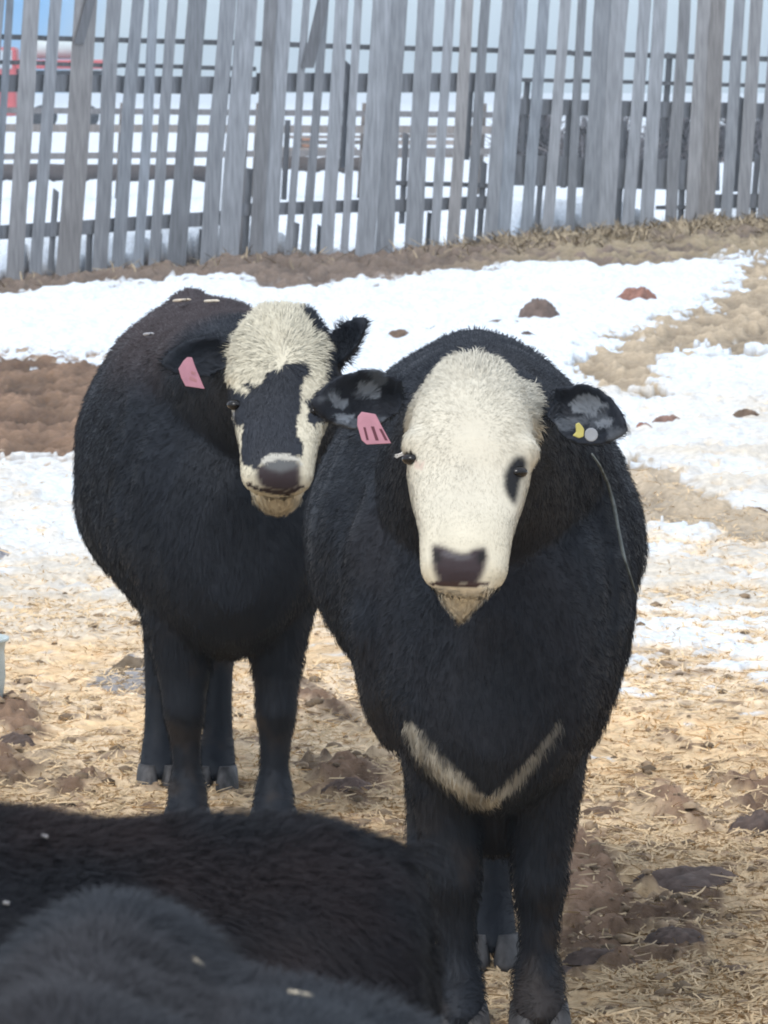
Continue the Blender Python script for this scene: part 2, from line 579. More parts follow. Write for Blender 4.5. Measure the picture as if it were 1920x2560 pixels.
def build_litter():
    N = 330000
    v = np.where(RNG.random(N) < .9, 1180 + (2620 - 1180) * RNG.random(N) ** 0.85, 2600 + 1000 * RNG.random(N))
    side = RNG.random(N)
    off = 1400 * RNG.random(N) ** 2.0
    u = np.where(side < .52, -60 + 2040 * RNG.random(N), np.where(side < .76, -60 - off, 1980 + off))
    Y = FPX * HCAM / (v - HORIZ)
    X = (u - 960) / FPX * Y
    f = ground_fields(X, Y)
    keep = RNG.random(N) < np.clip((1 - f['snow']) * (1 - 0.92 * f['mud']) * sst(.30, .55, f['n2'] * .6 + f['n3'] * .4) + 0.10 * f['snow'], 0, 1) * .8
    X, Y, h, vv = X[keep], Y[keep], f['h'][keep], f['v'][keep]
    n = len(X)
    a = RNG.random(n) * 2 * np.pi
    ln = 0.012 + 0.050 * RNG.random(n) ** 2.2
    D = np.column_stack([np.cos(a), np.sin(a), np.zeros(n)])
    P = np.column_stack([X, Y, h + 0.002])
    lift = (RNG.random(n) ** 2) * 0.014 + 0.001
    wd = 0.0016 + 0.0036 * RNG.random(n)
    base = np.array([[0.78, 0.585, 0.355]]) * ((0.56 + 0.50 * RNG.random(n)) * (1 - .20 * sst(1750, 2250, vv)))[:, None]
    o = strips('straw_litter', P, D, wd, ln, lift, np.clip(base, 0, .9), M_STRAW, 0.3)
    o['kind'] = 'stuff'
    o['label'] = 'loose yellow straw scattered over the yard'
    o['category'] = 'straw'
    # dead grass on the bank at the foot of the fence
    N = 26000
    u = -300 + 2600 * RNG.random(N)
    fy = FENCE_Y(u)
    Y = fy - 3.2 * RNG.random(N) ** 1.3 + 0.35
    X = (u - 960) / FPX * Y
    f = ground_fields(X, Y)
    keep = RNG.random(N) < np.clip(f['bare'] * (0.05 + 0.8 * sst(900, 1500, f['u'])) * sst(.40, .6, f['n2']), 0, 1)
    X, Y, h = X[keep], Y[keep], f['h'][keep]
    n = len(X)
    a = RNG.random(n) * 2 * np.pi
    D = np.column_stack([np.cos(a) * .8, np.sin(a) * .8, np.zeros(n)])
    ln = 0.05 + 0.14 * RNG.random(n)
    lift = 0.015 + 0.085 * RNG.random(n) ** 1.5
    base = np.array([[0.34, 0.275, 0.185]]) * (0.45 + 0.9 * RNG.random(n))[:, None]
    o = strips('dead_grass', np.column_stack([X, Y, h - 0.005]), D, 0.006 + 0.010 * RNG.random(n), ln, lift, np.clip(base, 0, .8), M_STRAW, 0.3)
    o['kind'] = 'stuff'
    o['label'] = 'dry tan grass along the foot of the board fence'
    o['category'] = 'grass'
    # crumbs of earth and dung, too many to count
    N = 16000
    v = 1480 + (2640 - 1480) * RNG.random(N)
    u = -60 + 2040 * RNG.random(N)
    Y = FPX * HCAM / (v - HORIZ)
    X = (u - 960) / FPX * Y
    f = ground_fields(X, Y)
    keep = RNG.random(N) < np.clip(0.05 + 0.16 * f['mud'] + .15 * sst(.5, .6, f['n2']), 0, 1) * (1 - .9 * f['snow'])
    X, Y, h, md = X[keep], Y[keep], f['h'][keep], f['mud'][keep]
    n = len(X)
    ico = np.array([(0, 0, 1), (.9, 0, .45), (.28, .85, .45), (-.72, .53, .45), (-.72, -.53, .45), (.28, -.85, .45), (1, .1, -.3), (0, 1, -.3), (-1, 0, -.3), (0, -1, -.3)])
    tri = np.array([(0, 1, 2), (0, 2, 3), (0, 3, 4), (0, 4, 5), (0, 5, 1), (1, 6, 2), (2, 6, 7), (2, 7, 3), (3, 7, 8), (3, 8, 4), (4, 8, 9), (4, 9, 5), (5, 9, 6), (5, 6, 1)])
    s = 0.004 + 0.014 * RNG.random(n) ** 3
    a = RNG.random(n) * 6.28
    jit = 1 + 0.5 * (RNG.random((n, 10, 3)) - .5)
    q = ico[None] * jit * s[:, None, None] * np.array([1.3, 1.0, .7])
    qx = q[:, :, 0] * np.cos(a)[:, None] - q[:, :, 1] * np.sin(a)[:, None]
    qy = q[:, :, 0] * np.sin(a)[:, None] + q[:, :, 1] * np.cos(a)[:, None]
    V = np.stack([qx + X[:, None], qy + Y[:, None], q[:, :, 2] + h[:, None] + s[:, None] * .1], 2).reshape(-1, 3)
    F = (np.arange(n)[:, None, None] * 10 + tri[None]).reshape(-1, 3)
    me = np_mesh('earth_crumbs', V, F)
    base = np.array([[0.24, 0.175, 0.115]]) * (0.5 + 0.9 * RNG.random(n))[:, None]
    set_col(me, 'Col', np.repeat(base, 10, axis=0))
    o = link('earth_crumbs', me, M_CLOD)
    o['kind'] = 'stuff'
    o['label'] = 'small brown crumbs of earth and manure in the straw'
    o['category'] = 'earth'

# ------------------------------------------------------------------ boxes
def box_verts(p0, p1, p2, p3, thick_dir):
    """a board: four front corners (a,b,c,d) and a thickness vector"""
    q = [np.asarray(p, float) for p in (p0, p1, p2, p3)]
    return q + [p + thick_dir for p in q]

BOXF = np.array([(0, 1, 2, 3), (7, 6, 5, 4), (0, 4, 5, 1), (1, 5, 6, 2), (2, 6, 7, 3), (3, 7, 4, 0)])

class MB:
    def __init__(self):
        self.V, self.F, self.C = [], [], []
    def box(self, corners8, col=(0.3, 0.3, 0.3)):
        b = sum(len(v) for v in self.V)
        self.V.append(np.asarray(corners8, float))
        self.F.append(BOXF + b)
        self.C.append(np.repeat(np.array([col], float), 8, axis=0))
    def aabb(self, x0, x1, y0, y1, z0, z1, col=(0.3, 0.3, 0.3)):
        self.box([(x0, y0, z0), (x1, y0, z0), (x1, y0, z1), (x0, y0, z1), (x0, y1, z0), (x1, y1, z0), (x1, y1, z1), (x0, y1, z1)], col)
    def tube(self, pts, rad, n=8, col=(0.3, 0.3, 0.3)):
        pts = [np.asarray(p, float) for p in pts]
        rad = rad if hasattr(rad, '__len__') else [rad] * len(pts)
        b = sum(len(v) for v in self.V)
        vs = []
        for i, p in enumerate(pts):
            d = pts[min(i + 1, len(pts) - 1)] - pts[max(i - 1, 0)]
            d = d / max(np.linalg.norm(d), 1e-9)
            ref = np.array([0, 0, 1.0]) if abs(d[2]) < 0.9 else np.array([1.0, 0, 0])
            s1 = np.cross(d, ref); s1 /= np.linalg.norm(s1)
            s2 = np.cross(s1, d)
            for k in range(n):
                a = 2 * math.pi * k / n
                vs.append(p + rad[i] * (math.cos(a) * s1 + math.sin(a) * s2))
        vs.append(pts[0]); vs.append(pts[-1])
        f = []
        for i in range(len(pts) - 1):
            for k in range(n):
                k2 = (k + 1) % n
                f.append((b + i * n + k, b + i * n + k2, b + (i + 1) * n + k2, b + (i + 1) * n + k))
        self.V.append(np.array(vs))
        self.F.append(np.array(f))
        m = len(pts)
        tri = []
        for k in range(n):
            k2 = (k + 1) % n
            tri.append((b + m * n, b + k2, b + k, b + k))
            tri.append((b + m * n + 1, b + (m - 1) * n + k, b + (m - 1) * n + k2, b + (m - 1) * n + k2))
        self.T = getattr(self, 'T', [])
        self.T.append(np.array(tri)[:, :3])
        self.C.append(np.repeat(np.array([col], float), len(vs), axis=0))
    def build(self, name, mat, parent=None, smooth=False):
        V = np.concatenate(self.V)
        F = [np.concatenate(self.F)]
        if getattr(self, 'T', None):
            F.append(np.concatenate(self.T))
        me = np_mesh(name, V, F, smooth)
        set_col(me, 'Col', np.concatenate(self.C))
        return link(name, me, mat, parent)

# ------------------------------------------------------------------ fence
# boards as (left, right) at row 480 of the photograph
BOARDS = [(-690, -650), (-628, -600), (-580, -540), (-520, -495), (-470, -430), (-408, -380), (-350, -325), (-300, -262), (-240, -212), (-190, -150), (-128, -100), (-62, -22), (-8, 4), (32, 68), (91, 116), (157, 209), (243, 272), (294, 321), (347, 366), (388, 407), (434, 476),
          (514, 549), (559, 604), (634, 664), (667, 696), (725, 738), (766, 784), (813, 839), (861, 876), (902, 944), (949, 988),
          (1021, 1059), (1086, 1103), (1128, 1151), (1173, 1190), (1219, 1247), (1252, 1281), (1311, 1336), (1365, 1388),
          (1421, 1437), (1462, 1497), (1501, 1536), (1565, 1588), (1608, 1634), (1669, 1694), (1718, 1750), (1755, 1786),
          (1808, 1831), (1849, 1874), (1901, 1926), (1956, 1990), (2015, 2045), (2070, 2110), (2132, 2158), (2180, 2222), (2245, 2270), (2300, 2335), (2360, 2384), (2410, 2450), (2475, 2500), (2525, 2560)]

def fence_pt(u, v):
    """point on the fence plane seen at (u, v)"""
    return at(u, v, float(FENCE_Y(u)))

def build_fence():
    root = empty('board_fence', (float(fence_pt(960, 600)[0]), float(FENCE_Y(960)), float(fence_base_z(960))))
    tag(root, 'tall weathered grey windbreak fence of narrow upright boards with gaps', 'fence')
    back = np.array([0.0, 1.0, 0.0])
    rs = random.Random(5)
    for i, (l, r) in enumerate(BOARDS):
        lean = 0.066 + rs.uniform(-0.016, 0.016)
        if (l, r) == (725, 738):
            lean = 0.075
        m = MB()
        vb = float(np.interp((l + r) / 2, FU, FB)) + rs.uniform(6, 16)
        vt = -130 - rs.uniform(0, 130)
        wob = rs.uniform(-2, 2)
        l, r = l - rs.uniform(2.0, 5.5), r + rs.uniform(2.0, 5.5)
        tint = rs.uniform(0.72, 1.16)
        warm = rs.uniform(-0.02, 0.035) if rs.random() < .55 else 0.0
        if i in (5,):
            warm = 0.06
        th = back * rs.uniform(0.022, 0.03)
        off = np.array([0, -0.004 * (i % 3), 0])
        # split along the length so tint and outline can vary
        nseg = 9
        prev = None
        for k in range(nseg + 1):
            v = vb + (vt - vb) * k / nseg
            sh = lean * (480 - v) + wob * math.sin(k * .8 + i)
            e1, e2 = rs.uniform(-.8, .8), rs.uniform(-.8, .8)
            nar = 1.0 - 0.03 * k / nseg
            c = (l + r) / 2
            a = fence_pt(c + sh - (r - l) / 2 * nar + e1, v) + off
            b = fence_pt(c + sh + (r - l) / 2 * nar + e2, v) + off
            if prev is not None:
                pa, pb = prev
                t2 = tint
                col = (max(0.02, (0.345 + warm) * t2), 0.362 * t2, max(0.02, (0.390 - warm) * t2))
                m.box(box_verts(pa, pb, b, a, th), col)
            prev = (a, b)
        o = m.build('board', M_WOOD, root)
    # one slanting brace board at the top left of the middle
    for (p, q, wd) in (((770, 170), (822, -60), 30), ((198, 110), (238, -40), 24)):
        m = MB()
        off = np.array([0, -0.035, 0])
        a = fence_pt(p[0] - wd / 2, p[1]) + off; b = fence_pt(p[0] + wd / 2, p[1]) + off
        c = fence_pt(q[0] + wd / 2, q[1]) + off; d = fence_pt(q[0] - wd / 2, q[1]) + off
        m.box(box_verts(a, b, c, d, back * 0.024), (0.20, 0.205, 0.22))
        m.build('board', M_WOOD, root)
    # short broken pieces left between the long boards
    for (u, wd, vt, vb) in ((138, 15, 470, 690), (228, 16, 560, 684), (402, 16, 575, 664), (512, 15, 572, 640), (620, 17, 420, 655), (710, 14, 300, 500), (748, 15, 555, 650), (806, 16, 560, 640), (852, 14, 150, 420),
                            (1008, 15, 330, 560), (1080, 16, 530, 625), (1162, 14, 180, 400), (1206, 15, 400, 610), (1296, 15, 200, 380), (1350, 14, 420, 600), (1408, 15, 250, 470), (1550, 15, 300, 590), (1650, 15, 130, 360), (1706, 16, 420, 585), (1840, 14, 240, 480), (1888, 15, 380, 565)):
        m = MB()
        off = np.array([0, 0.075, 0])
        t2 = rs.uniform(.62, 1.0)
        k = .066 + rs.uniform(-.02, .02)
        q = [(u + k * (480 - vb) - wd / 2, vb), (u + k * (480 - vb) + wd / 2, vb), (u + k * (480 - vt) + wd / 2, vt + rs.uniform(0, 14)), (u + k * (480 - vt) - wd / 2, vt)]
        m.box(box_verts(*[fence_pt(a, b) + off for a, b in q], back * 0.02), (0.31 * t2, 0.32 * t2, 0.34 * t2))
        m.build('board', M_WOOD, root)
    # rails behind the boards: (u0, v0, u1, v1, height px, extra depth)
    RAILS = [(-720, 64, 1262, 121, 13, 0.03), (1262, 122, 2600, 158, 13, 0.03),
             (-720, 134, 640, 166, 11, 0.03), (1262, 193, 2600, 226, 10, 0.03),
             (-720, 180, 640, 192, 44, 0.06), (640, 183, 1262, 182, 48, 0.06),
             (-720, 610, 560, 528, 36, 0.04), (560, 512, 1262, 488, 32, 0.05),
             (1262, 388, 1800, 400, 76, 0.05), (1640, 514, 1740, 512, 10, 0.04), (1770, 486, 2600, 470, 36, 0.04),
             (1262, 246, 2600, 272, 40, 0.06),
             (930, 448, 1262, 462, 12, 0.035)]
    for (u0, v0, u1, v1, hh, dep) in RAILS:
        m = MB()
        nseg = max(2, int((u1 - u0) / 160))
        for k in range(nseg):
            t0, t1 = k / nseg, (k + 1) / nseg
            ua, ub = u0 + (u1 - u0) * t0, u0 + (u1 - u0) * t1
            va, vb_ = v0 + (v1 - v0) * t0, v0 + (v1 - v0) * t1
            j = rs.uniform(-1.5, 1.5)
            off = np.array([0, dep, 0])
            g = rs.uniform(.85, 1.1)
            dk = 0.55 if hh < 15 else 0.92
            m.box(box_verts(fence_pt(ua, va + hh + j) + off, fence_pt(ub, vb_ + hh + j) + off, fence_pt(ub, vb_ + j) + off, fence_pt(ua, va + j) + off, back * 0.035),
                  (0.265 * g * dk, 0.275 * g * dk, 0.295 * g * dk))
        m.build('rail', M_WOOD, root)
    for (u, wd) in ((185, 34), (590, 46), (925, 34), (1258, 42), (1752, 36)):
        m = MB()
        pts, rads = [], []
        vb = float(np.interp(u, FU, FB)) + 14
        for k in range(7):
            v = vb + (-160 - vb) * k / 6
            pts.append(fence_pt(u + 0.06 * (480 - v), v) + np.array([0, 0.17, 0]))
            rads.append(wd / 2 / FPX * float(FENCE_Y(u)) * (1 - .02 * k) * rs.uniform(.95, 1.05))
        m.tube(pts, rads, 10, (0.30, 0.295, 0.30))
        m.build('post', M_WOOD, root, True)

# ------------------------------------------------------------------ beyond the fence
def build_far():
    rs = random.Random(3)
    # a second, low plank corral behind
    root = empty('corral_fence', (0, 84, 0))
    tag(root, 'low brown plank corral fence standing in the snow behind the board fence', 'fence')
    def rail(u0, v0, u1, v1, hh, Y, col):
        m = MB()
        off = np.array([0, 0.05, 0])
        m.box(box_verts(at(u0, v0 + hh, Y), at(u1, v1 + hh, Y), at(u1, v1, Y), at(u0, v0, Y), off), col)
        m.build('plank', M_WOOD, root)
    rail(-200, 266, 1250, 280, 15, 84, (0.17, 0.165, 0.17))
    rail(-200, 309, 1250, 315, 20, 84, (0.22, 0.20, 0.19))
    rail(-200, 386, 1250, 370, 16, 84, (0.19, 0.18, 0.18))
    for u in (-60, 300, 640, 905, 1190):
        m = MB()
        m.tube([at(u, 502, 84.25), at(u + 14, 258, 84.25)], 0.075, 8, (0.17, 0.15, 0.14))
        m.build('post', M_WOOD, root, True)
    def log(name, u0, u1, vb, hh, col, label):
        Y = FPX * HCAM / (vb - HORIZ)
        r = hh / 2 / FPX * Y
        m = MB()
        pts, rad = [], []
        for k in range(9):
            t = k / 8
            p = gnd(u0 + (u1 - u0) * t, vb)
            pts.append(p + np.array([0, rs.uniform(-.02, .02), r * 0.9 + rs.uniform(-.02, .02)]))
            rad.append(r * (1 - .15 * t) * rs.uniform(.93, 1.07))
        m.tube(pts, rad, 10, col)
        o = m.build(name, M_WOOD, None, True)
        tag(o, label, 'log', 'logs lying in the snow behind the fence')
    log('fallen_log', -160, 530, 458, 52, (0.085, 0.075, 0.075), 'long dark log lying in the snow behind the left part of the board fence')
    log('fallen_log', 705, 930, 436, 48, (0.085, 0.072, 0.068), 'short dark log lying in the snow behind the middle of the board fence')
    # leafless brush behind the right part of the fence
    labs = ['dark leafless brush behind the fence just right of its middle post',
            'wide dark leafless bush behind the boards at mid right',
            'tangled brown leafless bush behind the fence, second from the right edge',
            'leafless bush behind the fence at the right edge of the photo']
    for i, (u, wpx, vt, vb) in enumerate(((1330, 130, 236, 420), (1500, 150, 250, 425), (1680, 150, 258, 415), (1860, 140, 270, 415))):
        Y = FPX * HCAM / (vb - HORIZ)
        H = (vb - vt) / FPX * Y
        Wm = wpx / FPX * Y
        c = gnd(u, vb)
        n = 2600
        base = np.column_stack([c[0] + (RNG.random(n) - .5) * Wm * 1.0, c[1] + (RNG.random(n) - .5) * Wm * .8, RNG.random(n) ** 1.2 * H * .72])
        q = (base[:, 0] - c[0]) / Wm * 2
        env = np.clip(1.05 - .55 * q * q - .45 * vnoise(np.column_stack([base[:, 0] * 2.3, base[:, 1] * .3]), 40 + i), .25, 1)
        base[:, 2] *= env
        D = RNG.normal(size=(n, 3)) * np.array([.6, .6, .3])
        D[:, 2] = 0
        D /= np.linalg.norm(D, axis=1)[:, None]
        ln = 0.15 + 0.4 * RNG.random(n)
        lift = (0.2 + .5 * RNG.random(n)) * np.where(RNG.random(n) < .8, 1, -.3)
        lift = np.minimum(lift, np.maximum(0.02, H * env - base[:, 2]))
        cc = np.array([[0.17, 0.155, 0.16]]) * (0.5 + RNG.random(n))[:, None]
        o = strips('bare_bush', base, D, 0.02 + 0.03 * RNG.random(n), ln, lift, cc, M_STRAW, .4)
        # main stems joined into the same mesh is unnecessary: they come as a part
        m = MB()
        for k in range(9):
            a = rs.uniform(0, 6.28)
            x, y = c[0] + rs.uniform(-.4, .4) * Wm, c[1] + rs.uniform(-.3, .3) * Wm
            m.tube([(x, y, -0.02), (x + .1 * math.cos(a), y + .1 * math.sin(a), H * .45), (x + .3 * math.cos(a), y + .3 * math.sin(a), H * rs.uniform(.7, .98))], [.03, .022, .008], 6, (0.11, 0.09, 0.085))
        st = m.build('stems', M_WOOD, o, True)
        tag(o, labs[i], 'bush', 'leafless bushes behind the fence')
    # sawn boards stacked in the snow beyond
    for (u0, u1, v0, v1, lab) in ((705, 925, 318, 392, 'stack of weathered brown boards in the snow behind the middle of the fence'),
                                  (955, 1235, 312, 398, 'wide stack of grey brown boards behind the fence, left of the middle post')):
        Y = FPX * HCAM / (v1 - HORIZ)
        k = Y / FPX
        g0 = gnd((u0 + u1) / 2, v1)
        root = empty('board_stack', tuple(g0))
        nl = 5
        hh = (v1 - v0) * k / nl
        wd = (u1 - u0) * k
        for i in range(nl):
            m = MB()
            x0 = g0[0] - wd / 2 + rs.uniform(0, .16) * wd
            x1 = g0[0] + wd / 2 - rs.uniform(0, .16) * wd
            t = rs.uniform(.7, 1.3)
            m.aabb(x0, x1, Y - .3 + rs.uniform(-.1, .1), Y + .5, i * hh + .02, (i + 1) * hh - hh * rs.uniform(.15, .4), (0.25 * t, 0.215 * t, 0.195 * t))
            m.build('board', M_WOOD, root)
            if i:
                for xx in (-.3, .3):
                    m = MB()
                    m.aabb(g0[0] + xx * wd - .06, g0[0] + xx * wd + .06, Y - .2, Y + .4, i * hh - hh * .45, i * hh + .02, (.15, .13, .12))
                    m.build('spacer', M_WOOD, root)
        tag(root, lab, 'boards', 'stacks of boards behind the fence')
    # rusty drum lying behind the fence
    for (u, vb, hh, lab) in ((760, 372, 26, 'rusty orange steel drum lying in the snow behind the middle of the fence'),
                             (1592, 398, 44, 'rusty brown steel drum among the bushes behind the fence')):
        Y = FPX * HCAM / (vb - HORIZ)
        r = hh / 2 / FPX * Y
        c = gnd(u, vb)
        m = MB()
        xs = np.linspace(-1.7 * r, 1.7 * r, 13)
        m.tube([(c[0] + x, c[1], r) for x in xs], [r * (1.05 if k in (0, 4, 8, 12) else 1.0) for k in range(13)], 16, (0.34, 0.17, 0.10))
        o = m.build('steel_drum', M_WOOD, None, True)
        tag(o, lab, 'drum', 'rusty drums behind the fence')
    # the red truck far off at the left
    Y = 250.0
    root = empty('flatbed_truck', tuple(gnd(60, 322)))
    tag(root, 'red flatbed truck with pale tank parked far behind the left end of the fence', 'truck')
    red = plain_mat('red_paint', (0.46, 0.07, 0.075), 0.4, 0.5, (1.5, .2))
    pale = plain_mat('pale_tank', (0.55, 0.60, 0.60), 0.4, 0.4, (1.0, .15))
    dark = plain_mat('dark_rubber', (0.03, 0.03, 0.035), 0.8, 0.2)
    glass = plain_mat('cab_glass', (0.45, 0.5, 0.55), 0.15, 0.6)
    def pb(u0, u1, v0, v1, y0, y1, mat, name, parent=root, bev=0.06):
        a, b = at(u0, v1, Y), at(u1, v0, Y)
        m = MB()
        m.aabb(a[0], b[0], Y + y0, Y + y1, a[2], b[2])
        o = m.build(name, mat, parent)
        md = o.modifiers.new('bevel', 'BEVEL'); md.width = bev; md.segments = 2
        return o
    cab = pb(-140, 45, 118, 290, -1.1, 1.1, red, 'cab', bev=.15)
    pb(-60, 34, 126, 172, -1.14, -1.08, glass, 'window', cab, .02)
    pb(45, 268, 150, 172, -1.2, 1.2, red, 'flatbed', bev=.03)
    pb(45, 262, 176, 200, -0.5, 0.5, dark, 'chassis', bev=.03)
    m = MB()
    z = at(120, 122, Y)[2]
    x0, x1 = at(84, 0, Y)[0], at(200, 0, Y)[0]
    rr = (at(0, 98, Y)[2] - at(0, 149, Y)[2]) / 2
    m.tube([(x0, Y, z), (x0 + .12, Y, z), (x1 - .12, Y, z), (x1, Y, z)], [rr * .8, rr, rr, rr * .8], 18)
    m.build('tank', pale, root, True)
    for u in (-90, 110, 215):
        for yy in (-1.15, 0.85):
            c = at(u, 290, Y)
            m = MB()
            rw = c[2] - 0.0
            m.tube([(c[0], Y + yy, 0.5), (c[0], Y + yy + .3, 0.5)], 0.5, 18)
            o = m.build('wheel', dark, root, True)

# ------------------------------------------------------------------ cattle
def project(V):
    """world points to pixels of the 1920 x 2560 photograph (used to lay coat markings out in the world)"""
    ct, st = math.cos(PITCH), math.sin(PITCH)
    y, z = V[:, 1], V[:, 2] - HCAM
    dep = y * ct - z * st
    up = y * st + z * ct
    return 960 + FPX * V[:, 0] / dep, 1280 - FPX * up / dep

def ring(c, u, v, hw, top, bot, et=2.0, eb=2.0, n=28):
    out = []
    for k in range(n):
        a = 2 * math.pi * k / n
        ca, sa = math.cos(a), math.sin(a)
        e = et if sa >= 0 else eb
        x = hw * math.copysign(abs(ca) ** (2 / e), ca)
        y = (top if sa >= 0 else bot) * math.copysign(abs(sa) ** (2 / e), sa)
        out.append(c + u * x + v * y)
    return out

class Hull:
    """closed overlapping lofts, fused into one skin afterwards"""
    def __init__(self):
        self.V, self.F = [], []
    def loft(self, rings):
        b = len(self.V)
        n = len(rings[0])
        for r in rings:
            self.V.extend(r)
        for i in range(len(rings) - 1):
            for k in range(n):
                k2 = (k + 1) % n
                self.F.append((b + i * n + k, b + i * n + k2, b + (i + 1) * n + k2, b + (i + 1) * n + k))
        self.F.append(tuple(b + k for k in range(n))[::-1])
        self.F.append(tuple(b + (len(rings) - 1) * n + k for k in range(n)))
    def limb(self, st, n=16):
        """stations (x, y, z, rx, ry), mostly vertical"""
        self.loft([ring(np.array(s[:3], float), np.array([1., 0, 0]), np.array([0, 1., 0]), s[3], s[4], s[4], n=n) for s in st])
    def ear(self, base, tip, width, up, face, cup=0.025, thick=0.013):
        base, tip, up, face = (np.asarray(q, float) for q in (base, tip, up, face))
        ax = tip - base
        nu, nv = 12, 9
        fr, bk = [], []
        for i in range(nu + 1):
            t = i / nu
            wv = width * 0.5 * (math.sin(math.pi * min(1, 0.13 + 0.87 * t)) ** 0.65 if t < 1 else 0.02)
            if t < .25:
                wv = width * 0.5 * (0.52 + 1.3 * t)
            for j in range(nv):
                q = -1 + 2 * j / (nv - 1)
                p = base + ax * t + up * (q * wv) - face * (cup * (1 - q * q) * math.sin(math.pi * min(1, t + .15)))
                fr.append(p + face * thick * .5)
                bk.append(p - face * thick * .5)
        b = len(self.V)
        self.V.extend(fr); self.V.extend(bk)
        m = (nu + 1) * nv
        def id_(i, j, s): return b + s * m + i * nv + j
        for i in range(nu):
            for j in range(nv - 1):
                self.F.append((id_(i, j, 0), id_(i + 1, j, 0), id_(i + 1, j + 1, 0), id_(i, j + 1, 0)))
                self.F.append((id_(i, j + 1, 1), id_(i + 1, j + 1, 1), id_(i + 1, j, 1), id_(i, j, 1)))
        for i in range(nu):
            self.F.append((id_(i, 0, 0), id_(i, 0, 1), id_(i + 1, 0, 1), id_(i + 1, 0, 0)))
            self.F.append((id_(i, nv - 1, 0), id_(i + 1, nv - 1, 0), id_(i + 1, nv - 1, 1), id_(i, nv - 1, 1)))
        for j in range(nv - 1):
            self.F.append((id_(0, j, 0), id_(0, j + 1, 0), id_(0, j + 1, 1), id_(0, j, 1)))
            self.F.append((id_(nu, j, 0), id_(nu, j, 1), id_(nu, j + 1, 1), id_(nu, j + 1, 0)))
    def fuse(self, voxel, xf=None):
        me = bpy.data.meshes.new('hull')
        me.from_pydata([tuple(v) for v in self.V], [], self.F)
        bm = bmesh.new(); bm.from_mesh(me)
        bmesh.ops.recalc_face_normals(bm, faces=bm.faces)
        bm.to_mesh(me); bm.free()
        o = bpy.data.objects.new('hull', me)
        COL.objects.link(o)
        md = o.modifiers.new('r', 'REMESH')
        md.mode = 'VOXEL'; md.voxel_size = voxel; md.adaptivity = 0
        dg = bpy.context.evaluated_depsgraph_get()
        ev = o.evaluated_get(dg)
        m2 = ev.to_mesh()
        V = np.zeros(len(m2.vertices) * 3, np.float32)
        m2.vertices.foreach_get('co', V)
        V = V.reshape(-1, 3).astype(np.float64)
        nl = np.zeros(len(m2.polygons), np.int32); m2.polygons.foreach_get('loop_total', nl)
        li = np.zeros(len(m2.loops), np.int32); m2.loops.foreach_get('vertex_index', li)
        st = np.concatenate([[0], np.cumsum(nl)[:-1]])
        q = nl == 4
        Q = li[(st[q][:, None] + np.arange(4)[None])]
        T = li[(st[~q][:, None] + np.arange(3)[None])] if (~q).any() else np.zeros((0, 3), int)
        ev.to_mesh_clear()
        bpy.data.objects.remove(o)
        bpy.data.meshes.remove(me)
        return V, Q, T

def laplace(V, Q, T, iters, wgt):
    E = np.concatenate([Q[:, [0, 1]], Q[:, [1, 2]], Q[:, [2, 3]], Q[:, [3, 0]]] + ([T[:, [0, 1]], T[:, [1, 2]], T[:, [2, 0]]] if len(T) else []))
    E = np.unique(np.sort(E, axis=1), axis=0)
    n = len(V)
    deg = np.bincount(E.ravel(), minlength=n).astype(float)
    V = V.copy()
    for it in range(iters):
        S = np.zeros_like(V)
        for k in range(3):
            S[:, k] = np.bincount(E[:, 0], V[E[:, 1], k], n) + np.bincount(E[:, 1], V[E[:, 0], k], n)
        A = S / np.maximum(deg, 1)[:, None]
        V += (A - V) * wgt(it)[:, None]
    return V

def vert_normals(V, Q, T):
    N = np.zeros_like(V)
    a = np.cross(V[Q[:, 2]] - V[Q[:, 0]], V[Q[:, 3]] - V[Q[:, 1]])
    for k in range(4):
        np.add.at(N, Q[:, k], a)
    if len(T):
        a = np.cross(V[T[:, 1]] - V[T[:, 0]], V[T[:, 2]] - V[T[:, 0]])
        for k in range(3):
            np.add.at(N, T[:, k], a)
    return N / np.maximum(np.linalg.norm(N, axis=1), 1e-12)[:, None]

